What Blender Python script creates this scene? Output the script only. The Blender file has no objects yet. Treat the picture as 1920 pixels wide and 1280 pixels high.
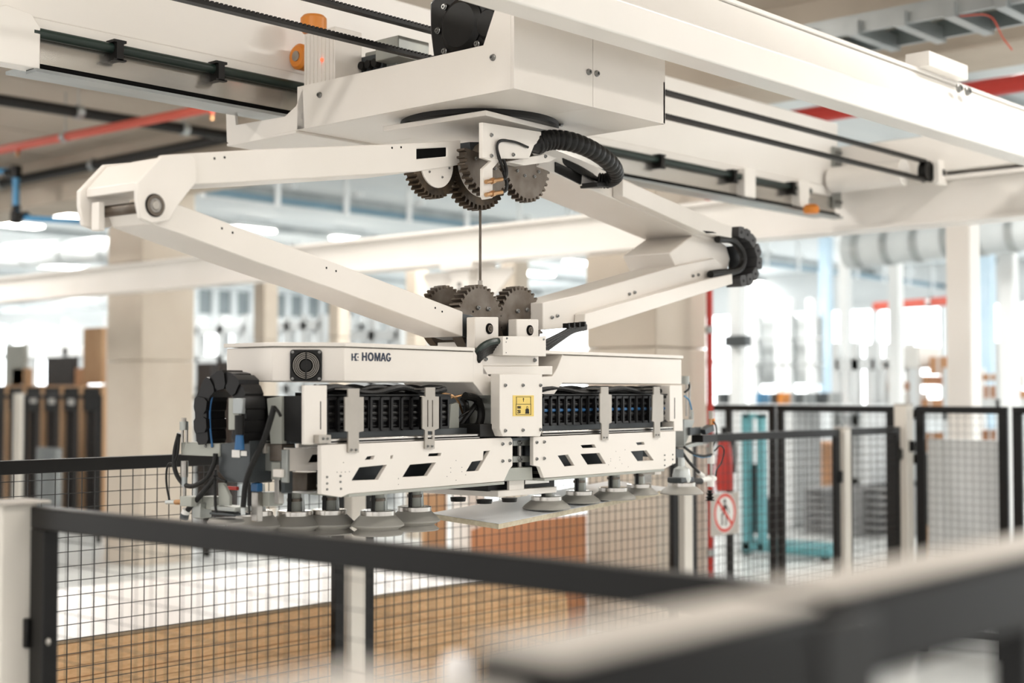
import bpy, bmesh, math, random
from mathutils import Vector, Matrix
random.seed(7)
SC = bpy.context.scene
COL = SC.collection

# ------------------------------------------------------------------ camera, world, lights, exposure
H = 1.65                      # camera height
F = 2667.0                    # focal length in pixels (50 mm on 36 mm, 1920 px wide)
PT = math.atan(95 / 2667)     # slight upward pitch
HD = math.radians(42)         # heading measured from world X
cam_d = bpy.data.cameras.new('camera')
cam_d.lens = 50; cam_d.sensor_width = 36; cam_d.sensor_fit = 'HORIZONTAL'
cam_d.clip_start = 0.05; cam_d.clip_end = 200
cam_d.dof.use_dof = True; cam_d.dof.focus_distance = 4.3; cam_d.dof.aperture_fstop = 1.9
cam = bpy.data.objects.new('camera', cam_d); COL.objects.link(cam)
cam.location = (0, 0, H); cam.rotation_euler = (math.pi / 2 + PT, 0, HD - math.pi / 2)
SC.camera = cam

world = bpy.data.worlds.new('hall_daylight'); SC.world = world; world.use_nodes = True
bg = world.node_tree.nodes['Background']; bg.inputs[0].default_value = (1.0, 0.972, 0.938, 1); bg.inputs[1].default_value = 1.0

SC.view_settings.view_transform = 'Standard'; SC.view_settings.look = 'None'
SC.view_settings.gamma = 1.0; SC.view_settings.use_curve_mapping = False
SC.view_settings.exposure = 0.48

# ------------------------------------------------------------------ projection helpers (measuring the place)
class Frame:
    """a coordinate frame standing on the floor; measures points seen by the camera on its planes"""
    def __init__(s, ox=0, oy=0, a=0): s.o = (ox, oy); s.a = math.radians(a)
    def ray(s, x, y):
        r = x - 960; up0 = 640 - y
        fw = F * math.cos(PT) - up0 * math.sin(PT); up = F * math.sin(PT) + up0 * math.cos(PT)
        wx = fw * math.cos(HD) + r * math.sin(HD); wy = fw * math.sin(HD) - r * math.cos(HD)
        c, n = math.cos(-s.a), math.sin(-s.a); ox, oy = -s.o[0], -s.o[1]
        return Vector((ox * c - oy * n, ox * n + oy * c, H)), Vector((wx * c - wy * n, wx * n + wy * c, up))
    def hit(s, x, y, i, val):
        o, d = s.ray(x, y); return o + d * ((val - o[i]) / d[i])
    def u(s, x, y, val): return s.hit(x, y, 0, val)
    def v(s, x, y, val): return s.hit(x, y, 1, val)
    def z(s, x, y, val): return s.hit(x, y, 2, val)
    def us(s, pts, val): return [s.u(x, y, val) for x, y in pts]
    def vs(s, pts, val): return [s.v(x, y, val) for x, y in pts]
    def depth(s, x, y, dist):
        o, d = s.ray(x, y); return o + d * (dist / F)
W = Frame()
CX, CY, CA = 3.31, 3.12, 4          # turning axis of the suspended robot
T = Frame(CX, CY, CA)

# ------------------------------------------------------------------ materials
def lin(c):
    return tuple(((x / 255) / 12.92 if x / 255 <= 0.04045 else (((x / 255) + 0.055) / 1.055) ** 2.4) for x in c) + (1,)
def mat(name, c, rough=0.5, metal=0.0, spec=0.5, c2=None, scale=8, mix=(0.35, 0.65), bump=0, bscale=60, stretch=None, emit=0, coat=0, alpha=1):
    m = bpy.data.materials.new(name); m.use_nodes = True; nt = m.node_tree; b = nt.nodes['Principled BSDF']
    b.inputs['Base Color'].default_value = lin(c); b.inputs['Roughness'].default_value = rough
    b.inputs['Metallic'].default_value = metal; b.inputs['Specular IOR Level'].default_value = spec
    b.inputs['Coat Weight'].default_value = coat
    if emit:
        b.inputs['Emission Color'].default_value = lin(c); b.inputs['Emission Strength'].default_value = emit
    if c2 is not None or bump:
        tc = nt.nodes.new('ShaderNodeTexCoord'); mp = nt.nodes.new('ShaderNodeMapping')
        nt.links.new(tc.outputs['Object'], mp.inputs['Vector'])
        if stretch: mp.inputs['Scale'].default_value = stretch
    if c2 is not None:
        n = nt.nodes.new('ShaderNodeTexNoise'); n.inputs['Scale'].default_value = scale; n.inputs['Detail'].default_value = 5
        r = nt.nodes.new('ShaderNodeValToRGB'); r.color_ramp.elements[0].position = mix[0]; r.color_ramp.elements[1].position = mix[1]
        r.color_ramp.elements[0].color = lin(c); r.color_ramp.elements[1].color = lin(c2)
        nt.links.new(mp.outputs[0], n.inputs['Vector']); nt.links.new(n.outputs['Fac'], r.inputs[0]); nt.links.new(r.outputs[0], b.inputs['Base Color'])
    if bump:
        n2 = nt.nodes.new('ShaderNodeTexNoise'); n2.inputs['Scale'].default_value = bscale; bm_ = nt.nodes.new('ShaderNodeBump')
        bm_.inputs['Strength'].default_value = bump; bm_.inputs['Distance'].default_value = 0.01
        nt.links.new(mp.outputs[0], n2.inputs['Vector']); nt.links.new(n2.outputs['Fac'], bm_.inputs['Height']); nt.links.new(bm_.outputs[0], b.inputs['Normal'])
    return m
M = dict(
    white=mat('white_powder_coat', (236, 230, 223), .32, c2=(232, 226, 218), scale=3),
    beam=mat('cream_painted_steel', (244, 240, 235), .28, c2=(240, 236, 230), scale=2),
    black=mat('black_plastic', (16, 15, 15), .42, spec=.3, c2=(22, 21, 20), scale=20),
    rubber=mat('black_rubber', (18, 17, 16), .45, spec=.35, bump=.15, bscale=120),
    chain=mat('chain_plastic', (22, 21, 22), .4, spec=.3, c2=(17, 16, 17), scale=30),
    chaingrey=mat('grey_chain_plastic', (74, 73, 74), .5, spec=.3, c2=(66, 65, 66), scale=30),
    steel=mat('brushed_steel', (176, 172, 166), .32, 1.0, c2=(160, 156, 150), scale=40),
    darksteel=mat('gear_steel', (118, 110, 102), .42, .85, c2=(98, 88, 78), scale=18),
    toothsteel=mat('greasy_gear_tooth_steel', (96, 82, 66), .4, .7, c2=(62, 54, 46), scale=26),
    zinc=mat('zinc_plate', (176, 178, 172), .42, .7, c2=(160, 163, 160), scale=9),
    bracket=mat('satin_bracket_steel', (182, 176, 168), .45, .5, c2=(172, 166, 158), scale=12),
    greypaint=mat('grey_paint', (170, 172, 164), .45, c2=(162, 164, 157), scale=6),
    darkgrey=mat('dark_grey_metal', (80, 84, 86), .4, .4, c2=(68, 73, 76), scale=6),
    alu=mat('aluminium_profile', (214, 210, 204), .22, .9, c2=(196, 192, 186), scale=3, stretch=(.3, 6, 6)),
    gum=mat('grey_silicone', (168, 165, 158), .55, c2=(160, 157, 150), scale=10),
    bolt=mat('zinc_bolt', (150, 150, 148), .3, .9, c2=(130, 130, 128), scale=60),
    hole=mat('dark_hole', (8, 8, 8), .8, spec=.1, c2=(12, 11, 11), scale=40),
    orange=mat('orange_polyurethane', (222, 132, 40), .4, c2=(230, 150, 66), scale=6),
    green=mat('dark_green_rail', (34, 52, 46), .35, c2=(28, 40, 37), scale=4, stretch=(.3, 4, 4)),
    yellow=mat('yellow_sticker', (236, 208, 112), .5, c2=(232, 202, 104), scale=20),
    ink=mat('black_print', (32, 30, 28), .6, c2=(38, 36, 34), scale=30),
    navy=mat('navy_print', (30, 42, 66), .5, c2=(34, 46, 70), scale=30),
    red=mat('red_paint', (190, 52, 40), .45, c2=(178, 44, 36), scale=4),
    redpipe=mat('red_sprinkler_pipe', (206, 92, 74), .45, c2=(198, 84, 66), scale=4),
    blue=mat('blue_plastic', (38, 92, 140), .4, c2=(44, 100, 150), scale=8),
    airblue=mat('air_pipe_blue', (62, 128, 170), .45, c2=(70, 136, 178), scale=6),
    trayblue=mat('tray_blue_grey', (104, 134, 150), .5, c2=(96, 126, 142), scale=3),
    brass=mat('brass', (190, 150, 110), .35, .8, c2=(176, 134, 92), scale=20),
    glass=mat('clear_bowl', (210, 214, 212), .12, .2, c2=(200, 206, 205), scale=8),
    fenceblack=mat('fence_black_paint', (13, 12, 12), .36, spec=.28, c2=(17, 16, 15), scale=9),
    railtop=mat('satin_anthracite_rail', (12, 11, 11), .4, spec=.2, c2=(15, 14, 14), scale=9),
    wire=mat('fence_wire', (30, 29, 28), .45, c2=(36, 35, 34), scale=30),
    post=mat('fence_post_white', (228, 223, 214), .4, c2=(224, 218, 208), scale=4),
    postcap=mat('post_cap_grey', (186, 180, 172), .5, c2=(180, 174, 166), scale=8),
    concrete=mat('concrete', (196, 185, 170), .8, c2=(180, 169, 154), scale=1.6, bump=.12, bscale=30),
    ceilconc=mat('ceiling_concrete', (190, 180, 167), .85, c2=(174, 163, 150), scale=.7, bump=.1, bscale=12, stretch=(1, .3, 1)),
    pillar=mat('pillar_concrete', (204, 194, 180), .8, c2=(192, 180, 165), scale=1.2, bump=.1, bscale=25),
    floor=mat('sealed_floor', (206, 208, 206), .3, c2=(196, 199, 198), scale=.6),
    farwall=mat('far_wall_white', (232, 234, 234), .7, c2=(224, 228, 230), scale=.4),
    deck=mat('roof_deck', (204, 208, 208), .6, c2=(192, 198, 200), scale=.5, stretch=(.2, 3, 1)),
    chip=mat('chipboard_edge', (238, 200, 154), .75, c2=(220, 174, 126), scale=70, mix=(.3, .7), bump=.2, bscale=150, stretch=(.35, 1, 1.6)),
    chipskin=mat('chipboard_skin', (172, 152, 126), .7, c2=(160, 138, 110), scale=70),
    brown=mat('brown_board', (194, 136, 96), .6, c2=(182, 122, 84), scale=5, stretch=(1, 1, .2)),
    tan=mat('tan_board', (202, 164, 126), .65, c2=(190, 150, 112), scale=6, stretch=(1, 1, .3)),
    melamine=mat('white_melamine', (242, 238, 236), .3, c2=(238, 234, 231), scale=3),
    boardtop=mat('pale_blue_grey_laminate', (240, 243, 247), .25, c2=(234, 238, 242), scale=4),
    boardedge=mat('board_edge', (206, 196, 172), .6, c2=(190, 178, 152), scale=60),
    darkboard=mat('dark_board', (58, 52, 50), .5, c2=(48, 43, 42), scale=5, stretch=(1, 1, 8)),
    paper=mat('white_label', (236, 234, 230), .6, c2=(230, 228, 224), scale=30),
    carton=mat('carton', (208, 160, 122), .75, c2=(196, 146, 108), scale=5),
    teal=mat('teal_paint', (92, 156, 162), .45, c2=(84, 146, 154), scale=5),
    skyblue=mat('light_blue_paint', (200, 222, 238), .5, c2=(190, 216, 234), scale=4),
    greyslat=mat('grey_slat', (150, 150, 150), .6, c2=(136, 136, 137), scale=9),
    lamp=mat('lamp_diffuser', (255, 250, 242), .5, emit=14),
    pane=mat('window_glass_grey', (150, 158, 160), .12, c2=(140, 149, 152), scale=1.5),
    daylight=mat('daylight_pane', (250, 253, 255), .3, emit=3),
    galv=mat('galvanised_steel', (176, 180, 180), .35, .6, c2=(158, 163, 164), scale=3),
    trayteal=mat('tray_underside', (112, 134, 130), .6, c2=(100, 122, 118), scale=2),
    signred=mat('sign_red', (214, 62, 44), .5, c2=(208, 56, 40), scale=20),
    redlens=mat('red_indicator', (255, 90, 60), .4, emit=1.5),
)

# ------------------------------------------------------------------ mesh builder
class MB:
    def __init__(s): s.V = []; s.Fc = []
    def add(s, vs, fs):
        k = len(s.V); s.V += [tuple(p) for p in vs]; s.Fc += [tuple(i + k for i in f) for f in fs]; return s
    def box(s, x0, x1, y0, y1, z0, z1):
        vs = [(x0, y0, z0), (x1, y0, z0), (x1, y1, z0), (x0, y1, z0), (x0, y0, z1), (x1, y0, z1), (x1, y1, z1), (x0, y1, z1)]
        return s.add(vs, [(0, 3, 2, 1), (4, 5, 6, 7), (0, 1, 5, 4), (1, 2, 6, 5), (2, 3, 7, 6), (3, 0, 4, 7)])
    def prism(s, poly, off, holes=()):
        off = Vector(off); loops = [[Vector(p) for p in poly]] + [[Vector(p) for p in h] for h in holes]
        flat = [p for l in loops for p in l]; n = len(flat)
        if holes:
            b = bmesh.new(); vv = [b.verts.new(p) for p in flat]; ee = []; k = 0
            for l in loops:
                ee += [b.edges.new((vv[k + i], vv[k + (i + 1) % len(l)])) for i in range(len(l))]; k += len(l)
            b.verts.index_update()
            bmesh.ops.triangle_fill(b, use_beauty=True, use_dissolve=False, edges=ee)
            tris = [tuple(v.index for v in f.verts) for f in b.faces]; b.free()
        else:
            tris = [tuple(range(n))]
        fs = tris + [tuple(i + n for i in reversed(t)) for t in tris]; k = 0
        for l in loops:
            m = len(l)
            for i in range(m):
                j = (i + 1) % m; fs.append((k + i, k + j, k + j + n, k + i + n))
            k += m
        return s.add(flat + [p + off for p in flat], fs)
    def cyl(s, p0, p1, r0, r1=None, n=16):
        return s.tube([p0, p1], [r0, r0 if r1 is None else r1], n)
    def tube(s, path, r, n=8, cap=True):
        path = [Vector(p) for p in path]; m = len(path); rs = r if isinstance(r, (list, tuple)) else [r] * m
        vs = []; fs = []; ref = None
        for i in range(m):
            d = (path[min(i + 1, m - 1)] - path[max(i - 1, 0)]).normalized()
            if ref is None: ref = d.orthogonal().normalized()
            ref = (ref - d * ref.dot(d)).normalized(); b = d.cross(ref)
            for k in range(n):
                a = 2 * math.pi * k / n; vs.append(path[i] + (ref * math.cos(a) + b * math.sin(a)) * rs[i])
        for i in range(m - 1):
            for k in range(n):
                k2 = (k + 1) % n; fs.append((i * n + k, i * n + k2, (i + 1) * n + k2, (i + 1) * n + k))
        if cap: fs += [tuple(reversed(range(n))), tuple(range((m - 1) * n, m * n))]
        return s.add(vs, fs)
    def lathe(s, prof, c=(0, 0, 0), axis='z', n=28):
        vs = []; fs = []; m = len(prof)
        for r, h in prof:
            for k in range(n):
                a = 2 * math.pi * k / n; p = (r * math.cos(a), r * math.sin(a), h)
                if axis == 'y': p = (p[0], p[2], p[1])
                if axis == 'x': p = (p[2], p[0], p[1])
                vs.append((p[0] + c[0], p[1] + c[1], p[2] + c[2]))
        for i in range(m - 1):
            for k in range(n):
                k2 = (k + 1) % n; fs.append((i * n + k, i * n + k2, (i + 1) * n + k2, (i + 1) * n + k))
        fs += [tuple(reversed(range(n))), tuple(range((m - 1) * n, m * n))]
        return s.add(vs, fs)
    def mesh(s, name, m, bevel=False, smooth=True):
        me = bpy.data.meshes.new(name); me.from_pydata(s.V, [], s.Fc)
        b = bmesh.new(); b.from_mesh(me); bmesh.ops.recalc_face_normals(b, faces=b.faces); b.to_mesh(me); b.free()
        me.materials.append(M[m])
        if smooth:
            me.polygons.foreach_set('use_smooth', [True] * len(me.polygons)); me.set_sharp_from_angle(angle=math.radians(32))
        return me
    def build(s, name, m, parent=None, bevel=0, label=None, smooth=True):
        o = bpy.data.objects.new(name, s.mesh(name, m, smooth=smooth)); COL.objects.link(o); o.parent = parent
        if bevel:
            md = o.modifiers.new('bevel', 'BEVEL'); md.width = bevel; md.segments = 2; md.limit_method = 'ANGLE'; md.angle_limit = math.radians(40); md.harden_normals = False
        if label: o['label'] = label
        return o
def tag(o, label, cat, group=None, kind=None):
    o['label'] = label; o['category'] = cat
    if group: o['group'] = group
    if kind: o['kind'] = kind
    return o
def struct(o, label, cat):
    tag(o, label, cat); o['kind'] = 'structure'; return o
def thing(name, label, cat, loc=(0, 0, 0), rz=0, group=None):
    o = bpy.data.objects.new(name, None); COL.objects.link(o); o.empty_display_size = .1
    o.location = loc; o.rotation_euler = (0, 0, rz); return tag(o, label, cat, group)
def inst(me, name, parent, loc=(0, 0, 0), rot=(0, 0, 0), sc=(1, 1, 1)):
    o = bpy.data.objects.new(name, me); COL.objects.link(o); o.parent = parent; o.location = loc; o.rotation_euler = rot; o.scale = sc; return o
def copy_tree(o, parent=None):
    c = o.copy(); COL.objects.link(c); c.parent = parent
    for ch in list(o.children): copy_tree(ch, c)
    return c
def box(name, m, parent, x0, x1, y0, y1, z0, z1, bevel=0, label=None):
    return MB().box(x0, x1, y0, y1, z0, z1).build(name, m, parent, bevel, label)
# shared bolt-head meshes: axis along -y (seen from the front) and -x (seen from the left)
def bolt_mesh(ax):
    b = MB(); b.lathe([(.0075, 0), (.0075, -.003), (.006, -.004), (.0055, -.007), (.003, -.007), (.0028, -.004)], axis=ax, n=14)
    return b.mesh('bolt', 'bolt')
BOLT_Y = bolt_mesh('y'); BOLT_X = bolt_mesh('x')
BOLT_Z = MB().lathe([(.0075, 0), (.0075, -.003), (.006, -.004), (.0055, -.007), (.003, -.007), (.0028, -.004)], axis='z', n=14).mesh('bolt', 'bolt')
HOLE_Y = MB().lathe([(.0045, .002), (.0045, -.0006), (.001, -.0006)], axis='y', n=12).mesh('hole', 'hole')
def ease(pts, n=6):
    """smooth path through points (Catmull-Rom)"""
    P = [Vector(p) for p in pts]; P = [P[0] * 2 - P[1]] + P + [P[-1] * 2 - P[-2]]; out = []
    for i in range(1, len(P) - 2):
        for k in range(n):
            t = k / n; a, b, c, d = P[i - 1], P[i], P[i + 1], P[i + 2]
            out.append(.5 * ((2 * b) + (c - a) * t + (2 * a - 5 * b + 4 * c - d) * t * t + (3 * b - a - 3 * c + d) * t ** 3))
    return out + [P[-2]]
#SECTION

# ================================================================== THE SETTING
UW, VW = 30.0, 32.0
struct(box('floor', 'floor', None, -6, UW, -12, VW, -.1, 0), 'pale sealed concrete floor of the hall', 'floor')
ce = box('ceiling', 'ceilconc', None, -4, 7.75, -6, VW, 4.12, 4.3); struct(ce, 'concrete plank ceiling above the gantry', 'ceiling')
plank = MB().box(-4, 7.7, 0, 1.17, 4.06, 4.12).mesh('plank', 'ceilconc')
for k in range(30): inst(plank, 'plank', ce, (0, -5.9 + k * 1.2, 0))
t1 = box('trim_1', 'concrete', None, 7.7, 8.3, -6, VW, H + 1.95, 4.3, .02); struct(t1, 'concrete downstand beam over the pillars', 'beam')
fc = box('ceiling', 'deck', None, 8.3, UW, -12, VW, 4.5, 4.6); struct(fc, 'pale roof deck of the far hall', 'ceiling')
rib = MB().box(8.3, UW, -.06, .06, 4.38, 4.5).mesh('deck_rib', 'galv')
for k in range(12): inst(rib, 'deck_rib', fc, (0, -8 + k * 3.4, 0))
wl = box('wall_back', 'farwall', None, -6, UW, VW, VW + .2, 0, 4.6); struct(wl, 'white far wall behind the racks', 'wall')
wr = box('wall_right', 'farwall', None, UW, UW + .2, -12, VW + .2, 0, 4.6); struct(wr, 'white end wall of the far hall', 'wall')

def window(n, wall, a0, a1, z0, z1, cols, rows, m, label):
    """strip window set proud in a far wall: frame, mullions and panes"""
    root = bpy.data.objects.new('window_%d' % n, None); COL.objects.link(root); struct(root, label, 'window')
    def bx(nm, mm, b0, b1, c0, c1, d0, d1):
        if wall == 'V': box(nm, mm, root, b0, b1, VW - d1, VW - d0, c0, c1)
        else: box(nm, mm, root, UW - d1, UW - d0, b0, b1, c0, c1)
    for k in range(cols + 1):
        a = a0 + (a1 - a0) * k / cols; bx('mullion', 'farwall', a - .09, a + .09, z0, z1, 0, .14)
    for k in range(rows + 1):
        z = z0 + (z1 - z0) * k / rows; bx('transom', 'farwall', a0, a1, z - .06, z + .06, 0, .12)
    for i in range(cols):
        for j in range(rows):
            bx('pane', m, a0 + (a1 - a0) * i / cols + .09, a0 + (a1 - a0) * (i + 1) / cols - .09, z0 + (z1 - z0) * j / rows + .06, z0 + (z1 - z0) * (j + 1) / rows - .06, .02, .05)
xa = W.v(362, 560, VW)[0]; xb = W.v(660, 560, VW)[0]
window(1, 'V', xa, xb, H + 2.05, H + 2.85, 9, 1, 'pane', 'grey strip window high in the far wall behind the runway')
window(2, 'V', 8, 24, .9, 3.3, 12, 3, 'daylight', 'tall daylit window grid in the far wall behind the white racks')
window(3, 'U', -9, 8, .9, 3.6, 12, 3, 'daylight', 'daylit window grid in the end wall behind the carton racks')
window(4, 'U', 9, 29, 1.2, 3.6, 12, 2, 'daylight', 'daylit window grid in the end wall behind the machine frame')

# ------------------------------------------------------------------ lamps
def lamp(x, y, z=4.3, L=1.3, wd=.2, power=70, label='', near=False, pos=None):
    p = Vector(pos) if pos else W.z(x, y, z)
    t = thing('ceiling_lamp', label, 'lamp', (p.x, p.y, z), 0, 'linear ceiling lamps')
    box('housing', 'farwall', t, -L / 2, L / 2, -wd / 2, wd / 2, .03, .08)
    box('diffuser', 'lamp', t, -L / 2 + .01, L / 2 - .01, -wd / 2 + .01, wd / 2 - .01, 0, .03)
    for s in (-1, 1): MB().cyl((s * L * .35, 0, .08), (s * L * .35, 0, (4.06 if near else 4.5) - z), .006, n=6).build('hanger', 'galv', t)
    l = bpy.data.lights.new('lamp_light', 'AREA'); l.shape = 'RECTANGLE'; l.size = L; l.size_y = wd; l.energy = power; l.color = (1, .97, .93)
    lo = bpy.data.objects.new('lamp_light', l); COL.objects.link(lo); lo.parent = t; lo.location = (0, 0, -.01)
    return t
for x, y, nm in ((475, 432, 'glowing lamp above the left lower arm, nearer the bearing'), (657, 450, 'glowing lamp above the middle of the left lower arm'),
             (985, 484, 'small glowing lamp just right of the lifting rod'), (1086, 494, 'small glowing lamp left of the right concrete pillar'),
             (1500, 535, 'glowing lamp beyond the blue column, left of the pair'), (1652, 549, 'glowing lamp beyond the blue column, right of the pair'),
             (1430, 533, 'small glowing lamp just below the elbow cable chain'), (140, 408, 'bright lamp left of the big elbow, under the blue pipe')):
    lamp(x, y, label=nm, power=30, L=.8)
k = 0
for u in (11, 17, 24):  # lamp grid added to overexpose the far hall
    for v in (-3, 4, 11, 21.5, 28):
        k += 1
        lamp(0, 0, z=4.36, L=2.4, wd=.3, power=118, pos=(u, v, 4.36), label='added long lamp under the pale roof deck, brightening the far hall')
for u, v, pw in ((.2, -1.2, 12), (.2, 2.2, 12), (3.4, -.8, 16), (6.0, 1.2, 26), (.3, 6.2, 20), (4.6, 5.6, 24), (6.4, 7.6, 16), (5.2, 13.0, 44)):  # extra lamps out of view, added to light robot, runway and pillars
    lamp(0, 0, z=4.0, L=2.0, wd=.28, power=pw, near=True, pos=(u, v, 4.0), label='added unseen lamp under the concrete ceiling, lighting the gantry and runway')

# ------------------------------------------------------------------ pillars
def pillar(cu, cv, a, label, name='concrete_pillar', m='pillar', z1=3.62, seams=(1.95, 2.9)):
    t = thing(name, label, 'pillar', (cu, cv, 0)); t['kind'] = 'structure'
    zs = [0] + list(seams) + [z1]
    for i in range(len(zs) - 1):
        box('pour', m, t, 0, a, 0, a, zs[i] + (.004 if i else 0), zs[i + 1], .012)
    return t
pillar(7.7, 11.68, .6, 'broad concrete pillar behind the left elbow of the robot arm')
pillar(7.7, 5.64, .6, 'broad concrete pillar behind the right arms and the red pipe')
for x, wpx, lb in ((485, 46, 'slim beige pillar left of the cooling fan housing, far back'), (625, 40, 'slim beige pillar behind the left lower arm, far back'),
                   (770, 42, 'slim beige pillar left of the lifting rod, far back'), (952, 54, 'slim beige pillar right of the lifting rod, far back')):
    p = W.u(x, 640, 11.2); d = p.x * math.cos(HD) + p.y * math.sin(HD); a = wpx * d / F / 1.4
    pillar(p.x, p.y - a / 2, a, lb, 'slim_pillar', seams=(2.3,), z1=H + 1.68)

# ------------------------------------------------------------------ pipes and trays under the ceiling
def pipe(name, pts, r, m, label, cat='pipe', group=None, clamps=(), cm='galv', hang=None):
    t = thing(name, label, cat, (0, 0, 0), 0, group)
    MB().tube(pts, r, 12).build('run', m, t)
    for f in clamps:
        a = Vector(pts[0]).lerp(Vector(pts[-1]), f); d = (Vector(pts[-1]) - Vector(pts[0])).normalized()
        MB().cyl(a - d * .03, a + d * .03, r * 1.25, n=12).build('clamp', cm, t)
        if hang: MB().cyl(a, (a.x, a.y, hang), .006, n=6).build('hanger', 'galv', t)
    return t
za = H + 2.2
def cpt(x, y, z=za): return W.z(x, y, z)
pipe('black_pipe', [cpt(-300, 140), cpt(430, 255)], .045, 'black', 'long black pipe crossing under the concrete ceiling at the left', clamps=(.3, .56, .86), hang=4.06)
pipe('black_pipe', [W.u(-250, 395, 7.5), W.u(430, 258, 7.5)], .05, 'black', 'black pipe along the face of the concrete beam at the left', clamps=(.2, .45, .7))
pipe('sprinkler_pipe', [cpt(-260, 333, H + 2.05), cpt(395, 202, H + 2.05)], .035, 'redpipe', 'thin red sprinkler pipe crossing the concrete ceiling at the left', clamps=(.2, .42, .65), hang=4.06)
for x, y, lb in ((33, 285, 'small brass sprinkler head on the red pipe, left one'), (397, 215, 'small brass sprinkler head at the end of the red pipe')):
    p = cpt(x, y, H + 2.0); t = thing('sprinkler', lb, 'sprinkler', p)
    MB().cyl((0, 0, .05), (0, 0, .0), .02, n=10).build('fitting', 'redpipe', t); MB().cyl((0, 0, 0), (0, 0, -.04), .012, .02, n=10).build('nozzle', 'brass', t)
t = thing('air_pipe', 'blue compressed air pipe with black elbows at the left edge', 'pipe')
pa = [W.u(x, y, 7.2) for x, y in ((-60, 318), (30, 322), (30, 408), (170, 416), (200, 420))]
MB().tube(pa[:2], .035, 12).build('run', 'airblue', t); MB().tube(pa[1:3], .035, 12).build('run', 'airblue', t); MB().tube(pa[2:], .03, 12).build('run', 'airblue', t)
for q, s in ((pa[1], ((-.12, 0, 0), (0, 0, -.14))), (pa[2], ((0, 0, .12), (0, 0, 0)))):
    MB().lathe([(.0, -.07), (.055, -.06), (.055, .06), (.0, .07)], q, n=12).build('elbow', 'black', t)
MB().tube([pa[1] + Vector((0, .18, 0)), pa[1]], .048, 12).build('elbow', 'black', t)
MB().tube([pa[2] + Vector((0, 0, .12)), pa[2], pa[2] + Vector((0, -.2, 0))], .046, 12).build('elbow', 'black', t)
# blue-grey cable tray running away under the far roof, with its pale hangers
pA, pB = W.v(300, 352, 14), W.v(2050, 575, 14)
t = thing('cable_tray', 'long blue grey cable tray running under the far roof', 'tray')
MB().prism([pA + Vector((0, 0, .0)), pB + Vector((0, 0, .0)), pB + Vector((0, 0, .08)), pA + Vector((0, 0, .08))], (0, .1, 0)).build('channel', 'trayblue', t)
for k in range(26):
    q = pA.lerp(pB, (k + .5) / 26); box('hanger', 'farwall', t, q.x - .04, q.x + .04, q.y - .03, q.y, q.z - .05, 4.5)
    MB().lathe([(.0, -.05), (.07, -.03), (.07, .03), (0, .05)], (q.x + .3, q.y + .1, q.z + .26), n=10).build('clip', 'farwall', t)
pipe('red_pipe', [W.u(1330, 246, 9.0), W.u(2000, 142, 9.0)], .06, 'red', 'red sprinkler main behind the bridge beam at upper right', clamps=(.5,))
pipe('red_pipe', [W.u(1800, 330, 7.4), W.u(2000, 300, 7.4)], .05, 'red', 'short red pipe above the runway beam at the right edge')
pipe('red_pipe', [W.u(1640, 575, 20), W.u(1790, 563, 20)], .07, 'redpipe', 'faint red pipe on the far hall wall at the right', clamps=(.3, .7), hang=4.5)
# cable ladder at upper right
t = thing('cable_ladder', 'galvanised cable ladder with teal underside at upper right', 'tray')
q0, q1 = W.u(1500, 64, 6.9), W.u(2000, -32, 6.9); zt = (q0.z + q1.z) / 2
ya, yb = q1.y - .6, q0.y + .3
for du in (0, .42): box('side_rail', 'galv', t, 6.9 + du, 6.93 + du, ya, yb, zt - .05, zt + .05)
box('tray_floor', 'trayteal', t, 6.94, 7.31, ya, yb, zt + .05, zt + .06)
for k in range(9):
    yy = ya + .1 + k * (yb - ya - .2) / 8; box('rung', 'galv', t, 6.86, 7.36, yy - .03, yy + .03, zt - .07, zt + .01)
t = tag(MB().tube(ease([W.u(1800, 30, 6.92), W.u(1855, 30, 6.86), W.u(1880, 70, 6.8), W.u(1898, 94, 6.8)]), .004, 6).build('signal_cable', 'redpipe'), 'thin red cable hanging off the cable ladder', 'cable')
# silver ducts in the far hall
def duct(p0, p1, r, label):
    t = thing('ventilation_duct', label, 'duct'); p0 = Vector(p0); p1 = Vector(p1)
    MB().tube([p0, p1], r, 20).build('shell', 'deck', t)
    for k in range(7):
        a = p0.lerp(p1, (k + .5) / 7); d = (p1 - p0).normalized(); MB().cyl(a - d * .04, a + d * .04, r * 1.06, n=20).build('seam_ring', 'galv', t)
duct(W.u(1590, 470, 13.5), W.u(2000, 425, 13.5), .19, 'fat silver duct behind the runway column at the right')
duct(W.u(-160, 490, 12), W.u(330, 462, 12), .2, 'silver duct left of the broad pillar, under the roof')
duct(W.u(-160, 575, 17), W.u(330, 556, 17), .22, 'silver duct further back behind the left board rack')
# red standpipe with extinguisher beside the right pillar
p = W.u(1331, 700, 8.2)
t = thing('standpipe', 'vertical red standpipe beside the right concrete pillar', 'pipe', (p.x, p.y, 0))
MB().cyl((0, 0, .02), (0, 0, H + 1.94), .023, n=14).build('run', 'red', t)
MB().lathe([(.0, 0), (.06, 0), (.06, .03), (.03, .05), (.0, .05)], n=14).build('foot_flange', 'red', t)
for z in (.55, 1.25, 2.08, 2.9): MB().cyl((0, 0, z - .025), (0, 0, z + .025), .029, n=14).build('clamp', 'galv', t)
p = W.u(1358, 880, 7.95)
t = thing('fire_extinguisher', 'red fire extinguisher hanging behind the fence beside the standpipe', 'extinguisher', (p.x, p.y, 0))
MB().lathe([(.0, 1.0), (.055, 1.0), (.06, 1.04), (.06, 1.16), (.045, 1.28), (.025, 1.36), (.0, 1.36)], n=20).build('cylinder', 'red', t)
MB().cyl((0, 0, 1.36), (0, 0, 1.42), .02, n=10).build('valve', 'black', t)
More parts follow.
